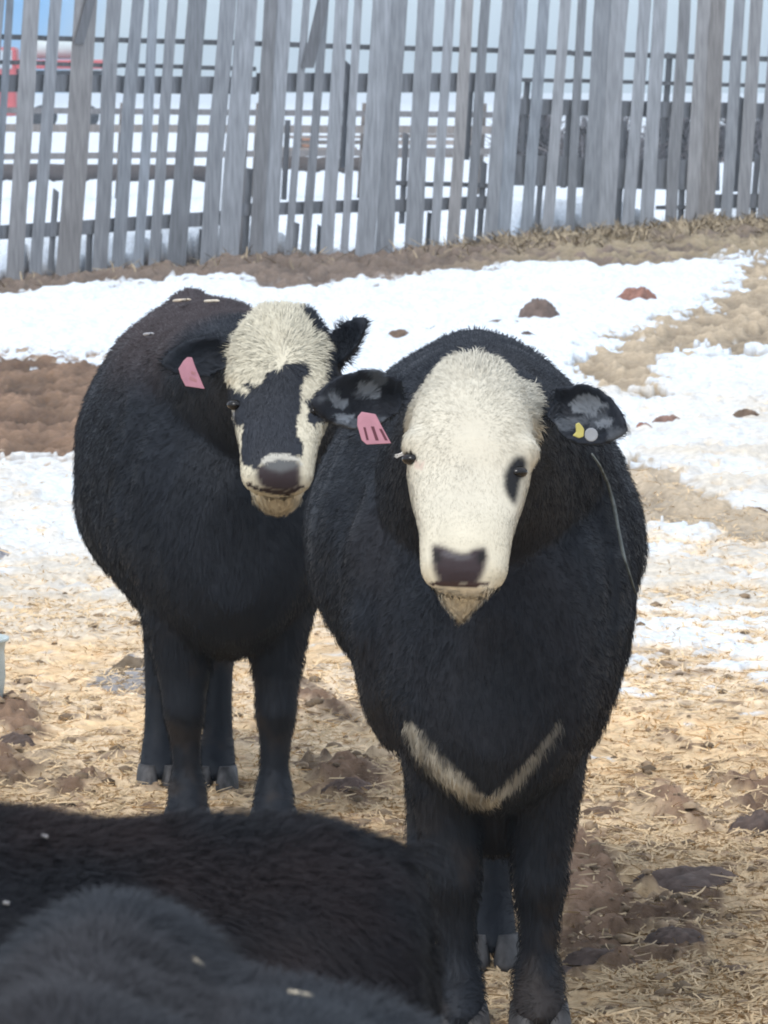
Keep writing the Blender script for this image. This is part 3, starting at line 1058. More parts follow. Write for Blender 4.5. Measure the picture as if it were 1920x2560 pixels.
def build_fur(name, V, Q, N, dens, length, comb, colour, width, lift, rng, parent, max_n, clump=.5):
    """tapered hairs rooted over the skin; dens, length, comb and colour are functions of the root points"""
    q = V[Q]
    area = 0.5 * np.linalg.norm(np.cross(q[:, 2] - q[:, 0], q[:, 3] - q[:, 1]), axis=1)
    cen = q.mean(1)
    wgt = area * dens(cen, N[Q].mean(1))
    cum = np.cumsum(wgt)
    n = int(min(max_n, cum[-1]))
    fi = np.searchsorted(cum, rng.random(n) * cum[-1])
    fi = np.minimum(fi, len(Q) - 1)
    a, b = rng.random(n)[:, None], rng.random(n)[:, None]
    qq, qn = q[fi], N[Q[fi]]
    lerp = lambda z: (z[:, 0] * (1 - a) + z[:, 1] * a) * (1 - b) + (z[:, 3] * (1 - a) + z[:, 2] * a) * b
    P = lerp(qq)
    Nn = lerp(qn)
    Nn /= np.maximum(np.linalg.norm(Nn, axis=1), 1e-9)[:, None]
    D = comb(P, Nn)
    # locks: neighbouring hairs bend the same way
    ck = 38.0
    D = D + clump * np.column_stack([vnoise(P * ck, 5) - .5, vnoise(P * ck, 6) - .5, vnoise(P * ck, 7) - .5])
    D = D + 0.30 * rng.normal(size=(n, 3)) * .5
    D -= Nn * (D * Nn).sum(1)[:, None]
    D /= np.maximum(np.linalg.norm(D, axis=1), 1e-6)[:, None]
    ln = length(P) * (0.55 + 0.75 * rng.random(n))
    th = lift * (0.5 + 1.0 * rng.random(n)) * (0.6 + 0.8 * vnoise(P * 30, 9)) * np.clip(length(P) / .015 - .15, .22, 1)
    c, s = np.cos(th)[:, None], np.sin(th)[:, None]
    d1 = D * c + Nn * s
    d2 = D * np.cos(th * .35)[:, None] + Nn * np.sin(th * .35)[:, None]
    d2[:, 2] -= 0.12
    M = P + d1 * (ln * .5)[:, None]
    E = M + d2 * (ln * .5)[:, None]
    S = np.cross(D, Nn)
    ro = (rng.random(n) - .5)[:, None] * 2.4
    S = S * np.cos(ro) + np.cross(d1, S) * np.sin(ro)
    wd = (width * (0.7 + 0.6 * rng.random(n)) * np.clip(length(P) / .018, .65, 1))[:, None] * .5
    P0 = P - Nn * 0.002
    W = np.stack([P0 - S * wd, P0 + S * wd, M - S * wd * .8, M + S * wd * .8, E], 1).reshape(-1, 3)
    base = np.arange(n)[:, None] * 5
    F4 = base + np.array([[0, 1, 3, 2]])
    F3 = base + np.array([[2, 3, 4]])
    me = np_mesh(name, W, [F4, F3])
    C = colour(P, Nn)
    var = np.where(C.mean(1) > .2, .10, .28)
    C = C * (1 - var * .5 + var * rng.random(n))[:, None]
    set_col(me, 'Col', np.repeat(np.clip(C, 0.001, .92), 5, axis=0))
    set_vec(me, 'rootn', np.repeat(Nn, 5, axis=0))
    return link(name, me, M_FUR, parent)

class Cow:
    def __init__(self, **k):
        self.__dict__.update(k)

def head_frame(P, tilt, yaw=0.0, roll=0.0):
    r = np.array([1., 0, 0])
    d = np.array([0, -math.sin(tilt), -math.cos(tilt)])
    n = np.array([0, -math.cos(tilt), math.sin(tilt)])
    Mx = np.array(Matrix.Rotation(yaw, 3, 'Z') @ Matrix.Rotation(roll, 3, 'Y'))
    return np.asarray(P, float), Mx @ r, Mx @ d, Mx @ n

HEAD = [(-.055, .045, .000, .09), (-.02, .066, .034, .13), (.02, .085, .058, .16), (.07, .099, .072, .185), (.12, .106, .073, .195),
        (.17, .105, .066, .19), (.22, .097, .050, .16), (.27, .087, .044, .120), (.32, .078, .044, .070), (.36, .075, .042, .055),
        (.395, .073, .036, .046), (.415, .066, .026, .042), (.430, .048, .008, .035)]

def add_head(H, hf, sc=1.0, jaw=1.0, wide=1.0):
    P, r, d, n = hf
    rings = []
    for s, hw, t, b in HEAD:
        e = 2.3 if s < .3 else 2.7
        rings.append(ring(P + d * s * sc, r, n, hw * sc * wide, t * sc, b * sc * (0.8 if s > .25 else 1), e, 2.2))
    H.loft(rings)
    # lower jaw and chin
    rings = []
    if jaw < 1.5:
        J = ((.10, .05, -.13, .05, .06, 2), (.20, .050, -.110, .05, .050, 2), (.30, .046, -.060, .04, .052, 1.7), (.35, .047, -.052, .03, .062, 1.35), (.385, .046, -.050, .03, .076, 1.15), (.405, .038, -.050, .03, .074, 1.15), (.418, .022, -.055, .02, .050, 1.3))
    else:
        J = ((.10, .05, -.13, .05, .06, 2), (.20, .054, -.110, .05, .050, 2), (.30, .062, -.060, .04, .058, 2), (.36, .062, -.055, .03, .066, 1.9), (.395, .056, -.055, .03, .070, 1.9), (.412, .042, -.056, .02, .055, 1.9), (.420, .020, -.058, .01, .030, 2))
    for s, hw, c, tp, bt, eb in J:
        rings.append(ring(P + d * s * sc + n * c * sc, r, n, hw * sc, tp * sc, bt * sc, 2, eb))
    H.loft(rings)
    # brow over each eye, rounded nostril wings
    for sg in (-1, 1):
        c = P + d * .155 * sc + r * sg * .083 * sc + n * .018 * sc
        H.loft([ring(c + d * k * sc, r, n, q * sc, q * sc, q * sc, n=12) for k, q in ((-.035, .012), (-.02, .027), (0, .034), (.02, .026), (.035, .010))])
        c = P + d * .395 * sc + r * sg * .045 * sc + n * .006 * sc
        H.loft([ring(c + d * k * sc, r, n, q * sc, q * sc, q * sc, n=12) for k, q in ((-.026, .008), (-.015, .022), (0, .027), (.015, .022), (.024, .008))])
    # poll
    c = P - n * .02 * sc
    H.loft([ring(c + d * k * sc, r, n, q * sc, q * .8 * sc, q * .9 * sc, n=20) for k, q in ((-.06, .02), (-.045, .042), (-.02, .064), (.03, .085), (.06, .05))])

def add_torso(H, st, ridge=None):
    """stations (x, y, z_top, z_bottom, z_widest, half_width, e_top, e_bottom)"""
    rs = []
    for x, y, zt, zb, zw, hw, et, eb in st:
        rs.append(ring(np.array([x, y, zw]), np.array([1., 0, 0]), np.array([0, 0, 1.]), hw, zt - zw, zw - zb, et, eb, 40))
    H.loft(rs)

def shoulders(H, xc, w, y, sg_list=(-1, 1)):
    ax, az = np.array([1., 0, 0]), np.array([0, 1., 0])
    for s in sg_list:
        st = [(.13, .10, .98, .03, .06), (.155, .09, .90, .055, .10), (.175, .06, .78, .068, .125), (.172, .01, .66, .070, .115), (.150, .0, .55, .066, .105), (.125, .03, .46, .05, .08)]
        H.loft([ring(np.array([xc + s * x * w, y + yy, z]), ax, az, rx, ry, ry, n=18) for x, yy, z, rx, ry in st])

def pectoral(H, xc, yc, k=1.0, low=.285):
    ax, az = np.array([1., 0, 0]), np.array([0, 1., 0])
    st = [(.60, .17, .12), (.50, .165, .12), (.42, .140, .10), (.36, .105, .08), (low + .03, .070, .055), (low, .035, .03)]
    H.loft([ring(np.array([xc, yc, z]), ax, az, rx * k, ry, ry, n=20) for z, rx, ry in st])

def fore_leg(H, x0, y0, x1, y1):
    """from the shoulder (x0, y0) to the foot (x1, y1)"""
    f = lambda t: (x0 + (x1 - x0) * t, y0 + (y1 - y0) * t)
    S = [(0, .74, .075, .12, 0), (.25, .56, .076, .110, -.01), (.52, .44, .068, .090, -.01), (.70, .355, .058, .068, -.012), (.80, .295, .047, .053, -.018),
         (.84, .25, .0445, .049, -.020), (.90, .195, .033, .038, 0), (.96, .135, .0295, .036, .008), (.985, .095, .0405, .046, .006), (1.0, .062, .043, .050, -.016), (1.0, .040, .045, .054, -.026), (1.0, .022, .036, .045, -.026)]
    H.limb([(f(t)[0], f(t)[1] + dy, z, rx, ry) for t, z, rx, ry, dy in S])

def hind_leg(H, x0, y0, x1, y1):
    f = lambda t: x0 + (x1 - x0) * t
    S = [(0, .86, .10, .20, y0), (.2, .68, .095, .17, y0 - .04), (.45, .54, .070, .105, y0 + (y1 - y0) * .35 + .02), (.7, .43, .046, .062, y1 + .13), (.8, .385, .040, .055, y1 + .14),
         (.88, .32, .036, .046, y1 + .12), (.95, .20, .032, .038, y1 + .085), (.98, .12, .034, .040, y1 + .065), (1, .09, .040, .045, y1 + .045), (1, .06, .043, .050, y1 + .012), (1, .04, .044, .053, y1), (1, .022, .036, .045, y1)]
    H.limb([(f(t), y, z, rx, ry) for t, z, rx, ry, y in S])

def add_tail(H, x, y, z):
    pts = [(x, y - .10, z + .0, .035), (x, y - .01, z - .01, .036), (x, y + .04, z - .06, .032), (x, y + .055, z - .15, .028), (x, y + .055, z - .35, .022), (x, y + .05, z - .55, .022), (x, y + .045, z - .68, .035), (x, y + .045, z - .80, .03), (x, y + .045, z - .88, .012)]
    rs = []
    for i, p in enumerate(pts):
        a = np.array(pts[max(i - 1, 0)][:3]); b = np.array(pts[min(i + 1, len(pts) - 1)][:3])
        dd = (b - a) / np.linalg.norm(b - a)
        u = np.array([1., 0, 0])
        rs.append(ring(np.array(p[:3]), u, np.cross(dd, u), p[3], p[3], p[3], n=12))
    H.loft(rs)

def hoof_mesh(x, y, xf, rootloc, parent, turn=0.0):
    """a cloven hoof: two tapered claws"""
    V, F = [], []
    for sg in (-1, 1):
        b = len(V)
        S = [(0.0, .0245, .058, -.032), (.010, .025, .056, -.031), (.026, .0235, .050, -.026), (.042, .0215, .044, -.02), (.056, .018, .036, -.014)]
        n = 18
        for z, rx, ry, oy in S:
            for k in range(n):
                a = 2 * math.pi * k / n
                px = sg * .0275 + rx * math.cos(a)
                py = oy + ry * math.sin(a)
                if math.sin(a) < 0:
                    px -= sg * 0.006 * (-math.sin(a)) ** 2
                c, s = math.cos(turn), math.sin(turn)
                V.append((x + px * c - py * s, y + px * s + py * c, z))
        for i in range(len(S) - 1):
            for k in range(n):
                k2 = (k + 1) % n
                F.append((b + i * n + k, b + i * n + k2, b + (i + 1) * n + k2, b + (i + 1) * n + k))
        F.append(tuple(b + k for k in range(n))[::-1])
        F.append(tuple(b + (len(S) - 1) * n + k for k in range(n)))
    V = xf(np.array(V))
    me = bpy.data.meshes.new('hoof')
    me.from_pydata([tuple(v) for v in V], [], F)
    for p in me.polygons:
        p.use_smooth = len(p.vertices) == 4
    return link('hoof', me, M_HOOF, parent)

def sphere(name, c, r, mat, parent, sq=(1, 1, 1)):
    bm = bmesh.new()
    bmesh.ops.create_uvsphere(bm, u_segments=20, v_segments=14, radius=r)
    for v in bm.verts:
        v.co = Vector((v.co.x * sq[0] + c[0], v.co.y * sq[1] + c[1], v.co.z * sq[2] + c[2]))
    me = bpy.data.meshes.new(name)
    bm.to_mesh(me); bm.free()
    for p in me.polygons:
        p.use_smooth = True
    return link(name, me, mat, parent)

def plate(name, poly, Y, thick, mat, parent, tilt=0.0, bevel=0.0015):
    """a flat tag: outline given as photograph pixels, laid at depth Y with real thickness"""
    pts = [at(u, v, Y) for u, v in poly]
    vc = sum(p[2] for p in pts) / len(pts)
    for p in pts:
        p[1] += tilt * (p[2] - vc)
    bm = bmesh.new()
    f = [bm.verts.new(Vector(p)) for p in pts]
    b = [bm.verts.new(Vector(p + np.array([0, thick, 0]))) for p in pts]
    bm.faces.new(f)
    bm.faces.new(b[::-1])
    n = len(f)
    for i in range(n):
        bm.faces.new((f[i], b[i], b[(i + 1) % n], f[(i + 1) % n]))
    bmesh.ops.recalc_face_normals(bm, faces=bm.faces)
    me = bpy.data.meshes.new(name)
    bm.to_mesh(me); bm.free()
    o = link(name, me, mat, parent)
    if bevel:
        md = o.modifiers.new('bevel', 'BEVEL'); md.width = bevel; md.segments = 2
    return o

def zp(pts, sc, ox, oy):
    return [(ox + x / sc, oy + y / sc) for x, y in pts]

def finish_cow(name, H, root, voxel, xf, smooth_w, colour, comb, length, dens, width, lift, max_n, seed, iters=10):
    V, Q, T = H.fuse(voxel)
    V = laplace(V, Q, T, iters, lambda it: np.full(len(V), 0.5) * smooth_w(V, it))
    N = vert_normals(V, Q, T)
    lump = sst(-.20, .0, V[:, 1]) * sst(.10, .45, V[:, 2])
    V = V + N * (lump * (.026 * (fbm(V * 5.5, 2, seed + 3) - .5) + .014 * (fbm(V * np.array([20, 20, 12]), 3, seed) - .5)))[:, None]
    V = xf(V)
    N = vert_normals(V, Q, T)
    me = np_mesh('body', V, [Q, T])
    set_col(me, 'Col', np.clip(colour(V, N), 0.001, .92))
    body = link('body', me, M_COAT, root)
    fur = build_fur('coat', V, Q, N, dens, length, comb, colour, width, lift, np.random.default_rng(seed), body, max_n, .3 if max_n < 130000 else .5)
    return body, fur, V, N

def lash(name, pts, Y, n, parent, wpx=5):
    """a few pale eyelashes between two pixels at depth Y"""
    rng = np.random.default_rng(3)
    (u0, v0), (u1, v1) = pts
    m = MB()
    for k in range(n):
        a = at(u0 + rng.uniform(-wpx, wpx) * 1.2, v0 + rng.uniform(-wpx, wpx), Y + .008)
        b = at(u1 + rng.uniform(-wpx, wpx), v1 + rng.uniform(-wpx, wpx), Y - 0.004)
        m.tube([a, (a + b) / 2 + np.array([0, 0, -0.002]), b], [.0007, .0006, .0002], 5)
    return m.build(name, M_LASH, parent, True)

BLACK = np.array([[0.0108, 0.0145, 0.0225]])

def body_comb(P, Nn):
    D = np.zeros_like(P)
    up = np.clip(Nn[:, 2], 0, 1)
    D[:, 1] = 0.35 + 0.9 * up
    D[:, 2] = -1.0 + 0.7 * up
    return D

# ---- the white-faced calf in front
def build_near_cow():
    ox, oy = 0.185, 9.70
    root = empty('cow', (ox, oy, 0))
    tag(root, 'black calf with a plain white face facing the camera, yellow button in one ear', 'cow', 'young cattle in the yard')
    H = Hull()
    add_torso(H, [
        (-.005, -.19, .70, .47, .56, .07, 2, 2),
        (-.005, -.15, .82, .40, .56, .14, 2, 1.8),
        (-.005, -.06, .94, .365, .60, .185, 2, 1.75),
        (-.008, .06, 1.02, .375, .66, .215, 2, 1.9),
        (-.006, .20, 1.075, .39, .70, .232, 1.6, 2),
        (-.012, .36, 1.112, .41, .72, .240, 1.55, 2.1),
        (-.016, .47, 1.113, .43, .76, .252, 1.55, 2.1),
        (-.028, .62, 1.108, .42, .76, .284, 1.6, 1.85),
        (-.028, .88, 1.098, .42, .76, .296, 1.65, 1.85),
        (-.026, 1.15, 1.098, .46, .78, .276, 1.7, 1.9),
        (-.020, 1.35, 1.100, .54, .82, .245, 1.7, 2),
        (-.020, 1.50, 1.07, .62, .84, .200, 2, 2),
        (-.020, 1.58, 1.02, .70, .86, .13, 2, 2)])
    # neck
    hf = head_frame((-.047, -.50, 1.085), R(42), 0.0, R(4.0))
    up = np.array([0, -.35, .94]); up /= np.linalg.norm(up)
    ax = np.array([1., 0, 0])
    H.loft([ring(np.array([-.01, .25, .86]), ax, up, .20, .23, .34), ring(np.array([-.012, .08, .90]), ax, up, .185, .19, .33), ring(np.array([-.02, -.10, .94]), ax, up, .158, .155, .28),
            ring(np.array([-.032, -.26, .985]), ax, up, .128, .125, .21), ring(np.array([-.042, -.40, 1.01]), ax, up, .105, .095, .16), ring(np.array([-.047, -.50, 1.03]), ax, up, .085, .05, .10)])
    add_head(H, hf, .92, 1.25, .985)
    shoulders(H, -.014, .95, .06)
    pectoral(H, -.002, .075)
    # legs
    fore_leg(H, -.118, .08, -.064, .0)
    fore_leg(H, .086, .08, .066, .0)
    hind_leg(H, .11, 1.24, .006, .80)
    hind_leg(H, -.15, 1.30, -.11, 1.22)
    add_tail(H, -.02, 1.56, 1.02)
    xo = np.array([ox, oy, 0])
    E = lambda u, v, Y: at(u, v, Y) - xo
    H.ear(E(1010, 990, 9.27), E(772, 1008, 9.20), .094, np.array([.06, .12, .99]), np.array([.12, -.98, .10]), .030, .015)
    H.ear(E(1375, 1005, 9.27), E(1572, 1078, 9.19), .094, np.array([.32, .12, .94]), np.array([-.12, -.98, .10]), .030, .015)
    xf = lambda V: V + xo
    P, r, d, n = hf
    Pw = P + xo
    def hc(V):
        q = V - Pw
        return q @ r, q @ d, q @ n
    WHITE = [(1182, 868), (1128, 892), (1060, 930), (1005, 990), (975, 1053), (975, 1095), (980, 1189), (985, 1283), (1000, 1375), (1012, 1428), (1020, 1462), (1078, 1466), (1103, 1502), (1116, 1545), (1128, 1570),
             (1182, 1568), (1202, 1518), (1223, 1476), (1275, 1462), (1290, 1415), (1310, 1379), (1335, 1306), (1350, 1208), (1350, 1130), (1352, 1090), (1360, 1043), (1345, 985), (1285, 925), (1205, 885)]
    NOSE = zp([(440, 500), (560, 515), (650, 555), (760, 595), (850, 585), (900, 545), (1050, 525), (1075, 650), (1020, 850), (950, 965), (700, 950), (510, 935), (445, 720)], 4.484, 980, 1250)
    NOSTL = zp([(455, 530), (520, 560), (560, 640), (530, 720), (480, 700), (455, 620)], 4.484, 980, 1250)
    NOSTR = zp([(1050, 550), (980, 570), (940, 640), (965, 720), (1020, 700), (1055, 630)], 4.484, 980, 1250)
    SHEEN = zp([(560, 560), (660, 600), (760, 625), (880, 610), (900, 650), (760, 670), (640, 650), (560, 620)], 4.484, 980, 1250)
    EYER = zp([(1310, 1195), (1400, 1190), (1440, 1260), (1420, 1350), (1375, 1440), (1345, 1600), (1315, 1730), (1240, 1640), (1190, 1520), (1190, 1390), (1240, 1280)], 4.254, 980, 860)
    EYEL = zp([(110, 1180), (200, 1125), (245, 1180), (280, 1265), (170, 1265)], 4.254, 980, 860)
    PINK = zp([(250, 1240), (350, 1270), (320, 1350), (230, 1300)], 4.254, 980, 860)
    VLINE = [(1022, 1812), (1062, 1875), (1120, 1940), (1180, 1990), (1222, 2006), (1268, 1975), (1330, 1905), (1402, 1810)]
    EARG = [[(895, 950), (940, 960), (958, 985), (950, 1000), (900, 980)], [(822, 984), (850, 990), (872, 1008), (858, 1026), (832, 1016)], [(842, 1036), (892, 1040), (872, 1062), (842, 1056)],
            [(1420, 1012), (1440, 988), (1478, 984), (1500, 1000), (1496, 1040), (1440, 1030)], [(1490, 1052), (1535, 1044), (1524, 1062), (1492, 1068)], [(1490, 1004), (1525, 1008), (1520, 1016), (1492, 1016)]]
    def headmask(V):
        xh, s, nn = hc(V)
        return (s > -.09) & (s < .5) & (np.abs(xh) < .135) & (nn > -.24) & (V[:, 1] < oy - .30)
    def colour(V, Nn):
        u, v = project(V)
        xh, s, nn = hc(V)
        wu = 16 * (fbm(V * 55, 3, 4) - .5)
        wv = 16 * (fbm(V * 55, 3, 14) - .5)
        C = np.repeat(BLACK, len(V), axis=0)
        rusty = sst(.55, .8, fbm(V * 4, 3, 31))[:, None] * .35
        C = C * (1 - rusty) + np.array([[0.020, 0.0165, 0.0185]]) * rusty
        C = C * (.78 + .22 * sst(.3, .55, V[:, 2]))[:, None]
        soil = (sst(.52, .70, fbm(V * 14, 3, 52)) * sst(.50, .15, V[:, 2]) * .55)[:, None]
        C = C * (1 - soil) + np.array([[0.036, 0.027, 0.022]]) * soil
        hm = headmask(V)
        white = hm & in_poly(u + wu, v + wv, WHITE) & (nn > -.135 - .05 * (s > .25)) & ~((np.abs(xh) > .104) & (s < .11))
        cream = np.array([[0.62, 0.585, 0.485]])
        lowf = sst(.22, .38, s)[:, None]
        W = cream * (1 - .55 * lowf) + np.array([[0.63, 0.575, 0.435]]) * .55 * lowf
        W = W * (0.90 + 0.2 * fbm(V * 25, 3, 2))[:, None]
        chin = sst(1455, 1475, v)[:, None]
        W = W * (1 - chin) + np.array([[0.74, 0.69, 0.575]]) * chin
        C = np.where(white[:, None], W, C)
        nose = hm & in_poly(u + wu * .12, v + wv * .12, NOSE) & (s > .29)
        q = (soft_poly(u + wu * .25, v + wv * .25, NOSE, 9) * (hm & (s > .29)))[:, None]
        C = C * (1 - q) + np.array([[0.035, 0.024, 0.028]]) * q
        for NS in (NOSTL, NOSTR):
            q = (soft_poly(u, v, NS, 6) * nose)[:, None]
            C = C * (1 - q) + np.array([[0.008, 0.006, 0.007]]) * q
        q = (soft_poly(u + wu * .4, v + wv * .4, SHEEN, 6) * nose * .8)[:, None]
        C = C * (1 - q) + np.array([[0.10, 0.095, 0.105]]) * q  # wet highlight painted into the nose pad colour as a grey band
        q = (soft_poly(u, v, EYER, 8) * hm)[:, None]
        C = C * (1 - q) + np.array([[0.012, 0.012, 0.014]]) * q
        C = np.where((hm & in_poly(u, v, EYEL))[:, None], np.array([[0.02, 0.017, 0.015]]), C)
        C = np.where((hm & in_poly(u, v, PINK))[:, None], np.array([[0.56, 0.46, 0.39]]), C)
        # mouth line and nostrils
        C = np.where((hm & (np.abs(v - 1462 - 3 * np.sin(u * .05)) < 5) & (u > 1075) & (u < 1225))[:, None], np.array([[0.05, 0.03, 0.03]]), C)
        # white edge of the brisket
        dd, tt = seg_dist(u + wu * 1.2, v + wv * 1.2, VLINE)
        wide = np.interp(tt, [0, .15, .35, .55, .62, .8, 1.0], [14, 32, 30, 17, 15, 18, 9])
        vm = (V[:, 1] < oy + .22) & (V[:, 2] < .62)
        k = (1 - sst(.35, 1.15, dd / wide)) * vm
        k = (k * sst(.30, .5, fbm(V * 60, 2, 44) + .18))[:, None]
        k = k * (.55 + .45 * sst(.35, .55, fbm(V * 28, 3, 61)))[:, None] * (1 - .45 * sst(.62, .75, tt))[:, None]
        C = C * (1 - k) + np.array([[0.43, 0.415, 0.365]]) * k
        # grey hair lining the ears
        ear = (V[:, 1] < oy - .34) & (np.abs(xh) > .13) & (Nn[:, 1] < -.2)
        g = np.zeros(len(V))
        for poly in EARG:
            g = np.maximum(g, in_poly(u + wu * .7, v + wv * .7, poly).astype(float))
        g = np.maximum(g * .9, .35 * sst(.52, .62, fbm(V * np.array([22, 22, 45]), 3, 9))) * ear
        g = g[:, None]
        C = C * (1 - g) + np.array([[0.19, 0.215, 0.25]]) * g
        return C
        return C
    whorl = Pw + d * .155 + n * .066
    def comb(Pp, Nn):
        D = body_comb(Pp, Nn)
        hm = headmask(Pp)
        xh, s, nn = hc(Pp)
        q = Pp - whorl
        rad = q / np.maximum(np.linalg.norm(q, axis=1), 1e-6)[:, None]
        rad = rad + (.35 + .6 * sst(.10, .25, s))[:, None] * d[None, :]
        D = np.where(hm[:, None], rad, D)
        ear = (Pp[:, 1] < oy - .34) & (np.abs(xh) > .13)
        out = np.sign(xh)[:, None] * r[None, :] + np.array([[0, 0, -.5]])
        return np.where(ear[:, None], out, D)
    def length(Pp):
        xh, s, nn = hc(Pp)
        hm = headmask(Pp)
        Ln = np.full(len(Pp), .0175) * (.75 + .5 * vnoise(Pp * 9, 77))
        Ln = np.where(Pp[:, 2] < .42, .019, Ln)
        hl = np.interp(s, [-.06, 0, .06, .12, .17, .3, .40], [.019, .017, .012, .009, .0075, .006, .005])
        u, v = project(Pp)
        hl = hl + .020 * np.exp(-((u - 1185) / 40) ** 2) * sst(955, 900, v) + .016 * sst(1300, 1335, u) * sst(1110, 1060, v) * (vnoise(Pp * 70, 5) > .6)
        hl = np.where(v > 1463, np.where(in_poly(u, v, WHITE), .0145, .006), hl)
        nc = np.array([1148, 1410])
        hl = np.where(in_poly(u, v, [tuple(nc + (np.array(p) - nc) * 1.16) for p in NOSE]), .0015, hl)
        hl = np.where(in_poly(u, v, EYER) | in_poly(u, v, EYEL) | in_poly(u, v, PINK), .002, hl)
        ec = np.array([1293, 1195])
        big = [tuple(ec + (np.array(p) - ec) * 1.3) for p in EYER]
        hl = np.where(in_poly(u, v, big), np.minimum(hl, .003), hl)
        hl = np.minimum(hl, np.hypot(u - 1024, v - 1146) * .00022 + .0015)
        hl = hl * (0.35 + .65 * sst(.005, .05, np.linalg.norm(Pp - whorl, axis=1)))
        Ln = np.where(hm, hl, Ln)
        ear = (Pp[:, 1] < oy - .34) & (np.abs(xh) > .13)
        Ln = np.where(ear, .013, Ln)
        return Ln
    def dens(Cc, Nn):
        k = np.where(Cc[:, 1] < oy + .6, 1.0, 0.45)
        k = np.where(headmask(Cc), 2.6, k)
        return 52000 * k
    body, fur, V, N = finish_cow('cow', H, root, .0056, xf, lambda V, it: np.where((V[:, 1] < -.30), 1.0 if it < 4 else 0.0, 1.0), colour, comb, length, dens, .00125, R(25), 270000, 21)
    for x, y, t in ((-.064, .0, 0), (.066, .0, .08), (.006, .80, -.05), (-.11, 1.22, 0)):
        hoof_mesh(x, y, xf, None, root, t)
    for u, v, dp in ((1030, 1147, .0166), (1294, 1180, .0156)):
        q = nearest_on(V, u, v)
        c = at(u, v, q[1] + dp)
        sphere('eye', c, .0155, M_EYE, body, (1.0, 1.0, .62))
    lash('eyelash', zp([(170, 1120), (35, 1195)], 4.254, 980, 860), 9.10, 11, body)
    lash('eyelash', zp([(1385, 1180), (1510, 1310)], 4.254, 980, 860), 9.10, 11, body)
    # pink tag with its number, hung in the ear at the left
    tg = plate('ear_tag', [(904, 1030), (939, 1036), (957, 1070), (978, 1108), (917, 1111), (904, 1100), (893, 1063), (894, 1042)], 9.13, .002, M_PINK, root, .25)
    tg['label'] = 'pink ear tag marked 111'
    mk = MB()
    for (a, b, wd) in (((911, 1068), (919, 1100), 6), ((931, 1066), (943, 1101), 8), ((951, 1072), (966, 1101), 7)):
        Yt = lambda v: 9.13 + .25 * (at(0, v, 9.13)[2] - at(0, 1075, 9.13)[2]) - .0012
        p = [at(a[0] - wd / 2, a[1], Yt(a[1])), at(a[0] + wd / 2, a[1], Yt(a[1])), at(b[0] + wd / 2, b[1], Yt(b[1])), at(b[0] - wd / 2, b[1], Yt(b[1]))]
        mk.box(box_verts(p[0], p[1], p[2], p[3], np.array([0, .0015, 0])))
    mk.build('tag_number', M_INK, tg)
    # yellow and grey buttons in the other ear
    b = plate('ear_button', zp([(545, 740), (600, 715), (650, 770), (680, 820), (670, 930), (600, 955), (500, 915), (555, 860)], 6.144, 1350, 940), 9.125, .006, M_YEL, root, .2)
    b['label'] = 'yellow plastic button in the ear'
    cg = np.array([(1478, 1087)])
    pl = [(1478 + 17 * math.cos(a), 1087 + 17 * math.sin(a)) for a in np.linspace(0, 2 * math.pi, 15)[:-1]]
    b = plate('ear_button', pl, 9.127, .006, M_GREYP, root, .2)
    b['label'] = 'grey round button in the ear'
    return V

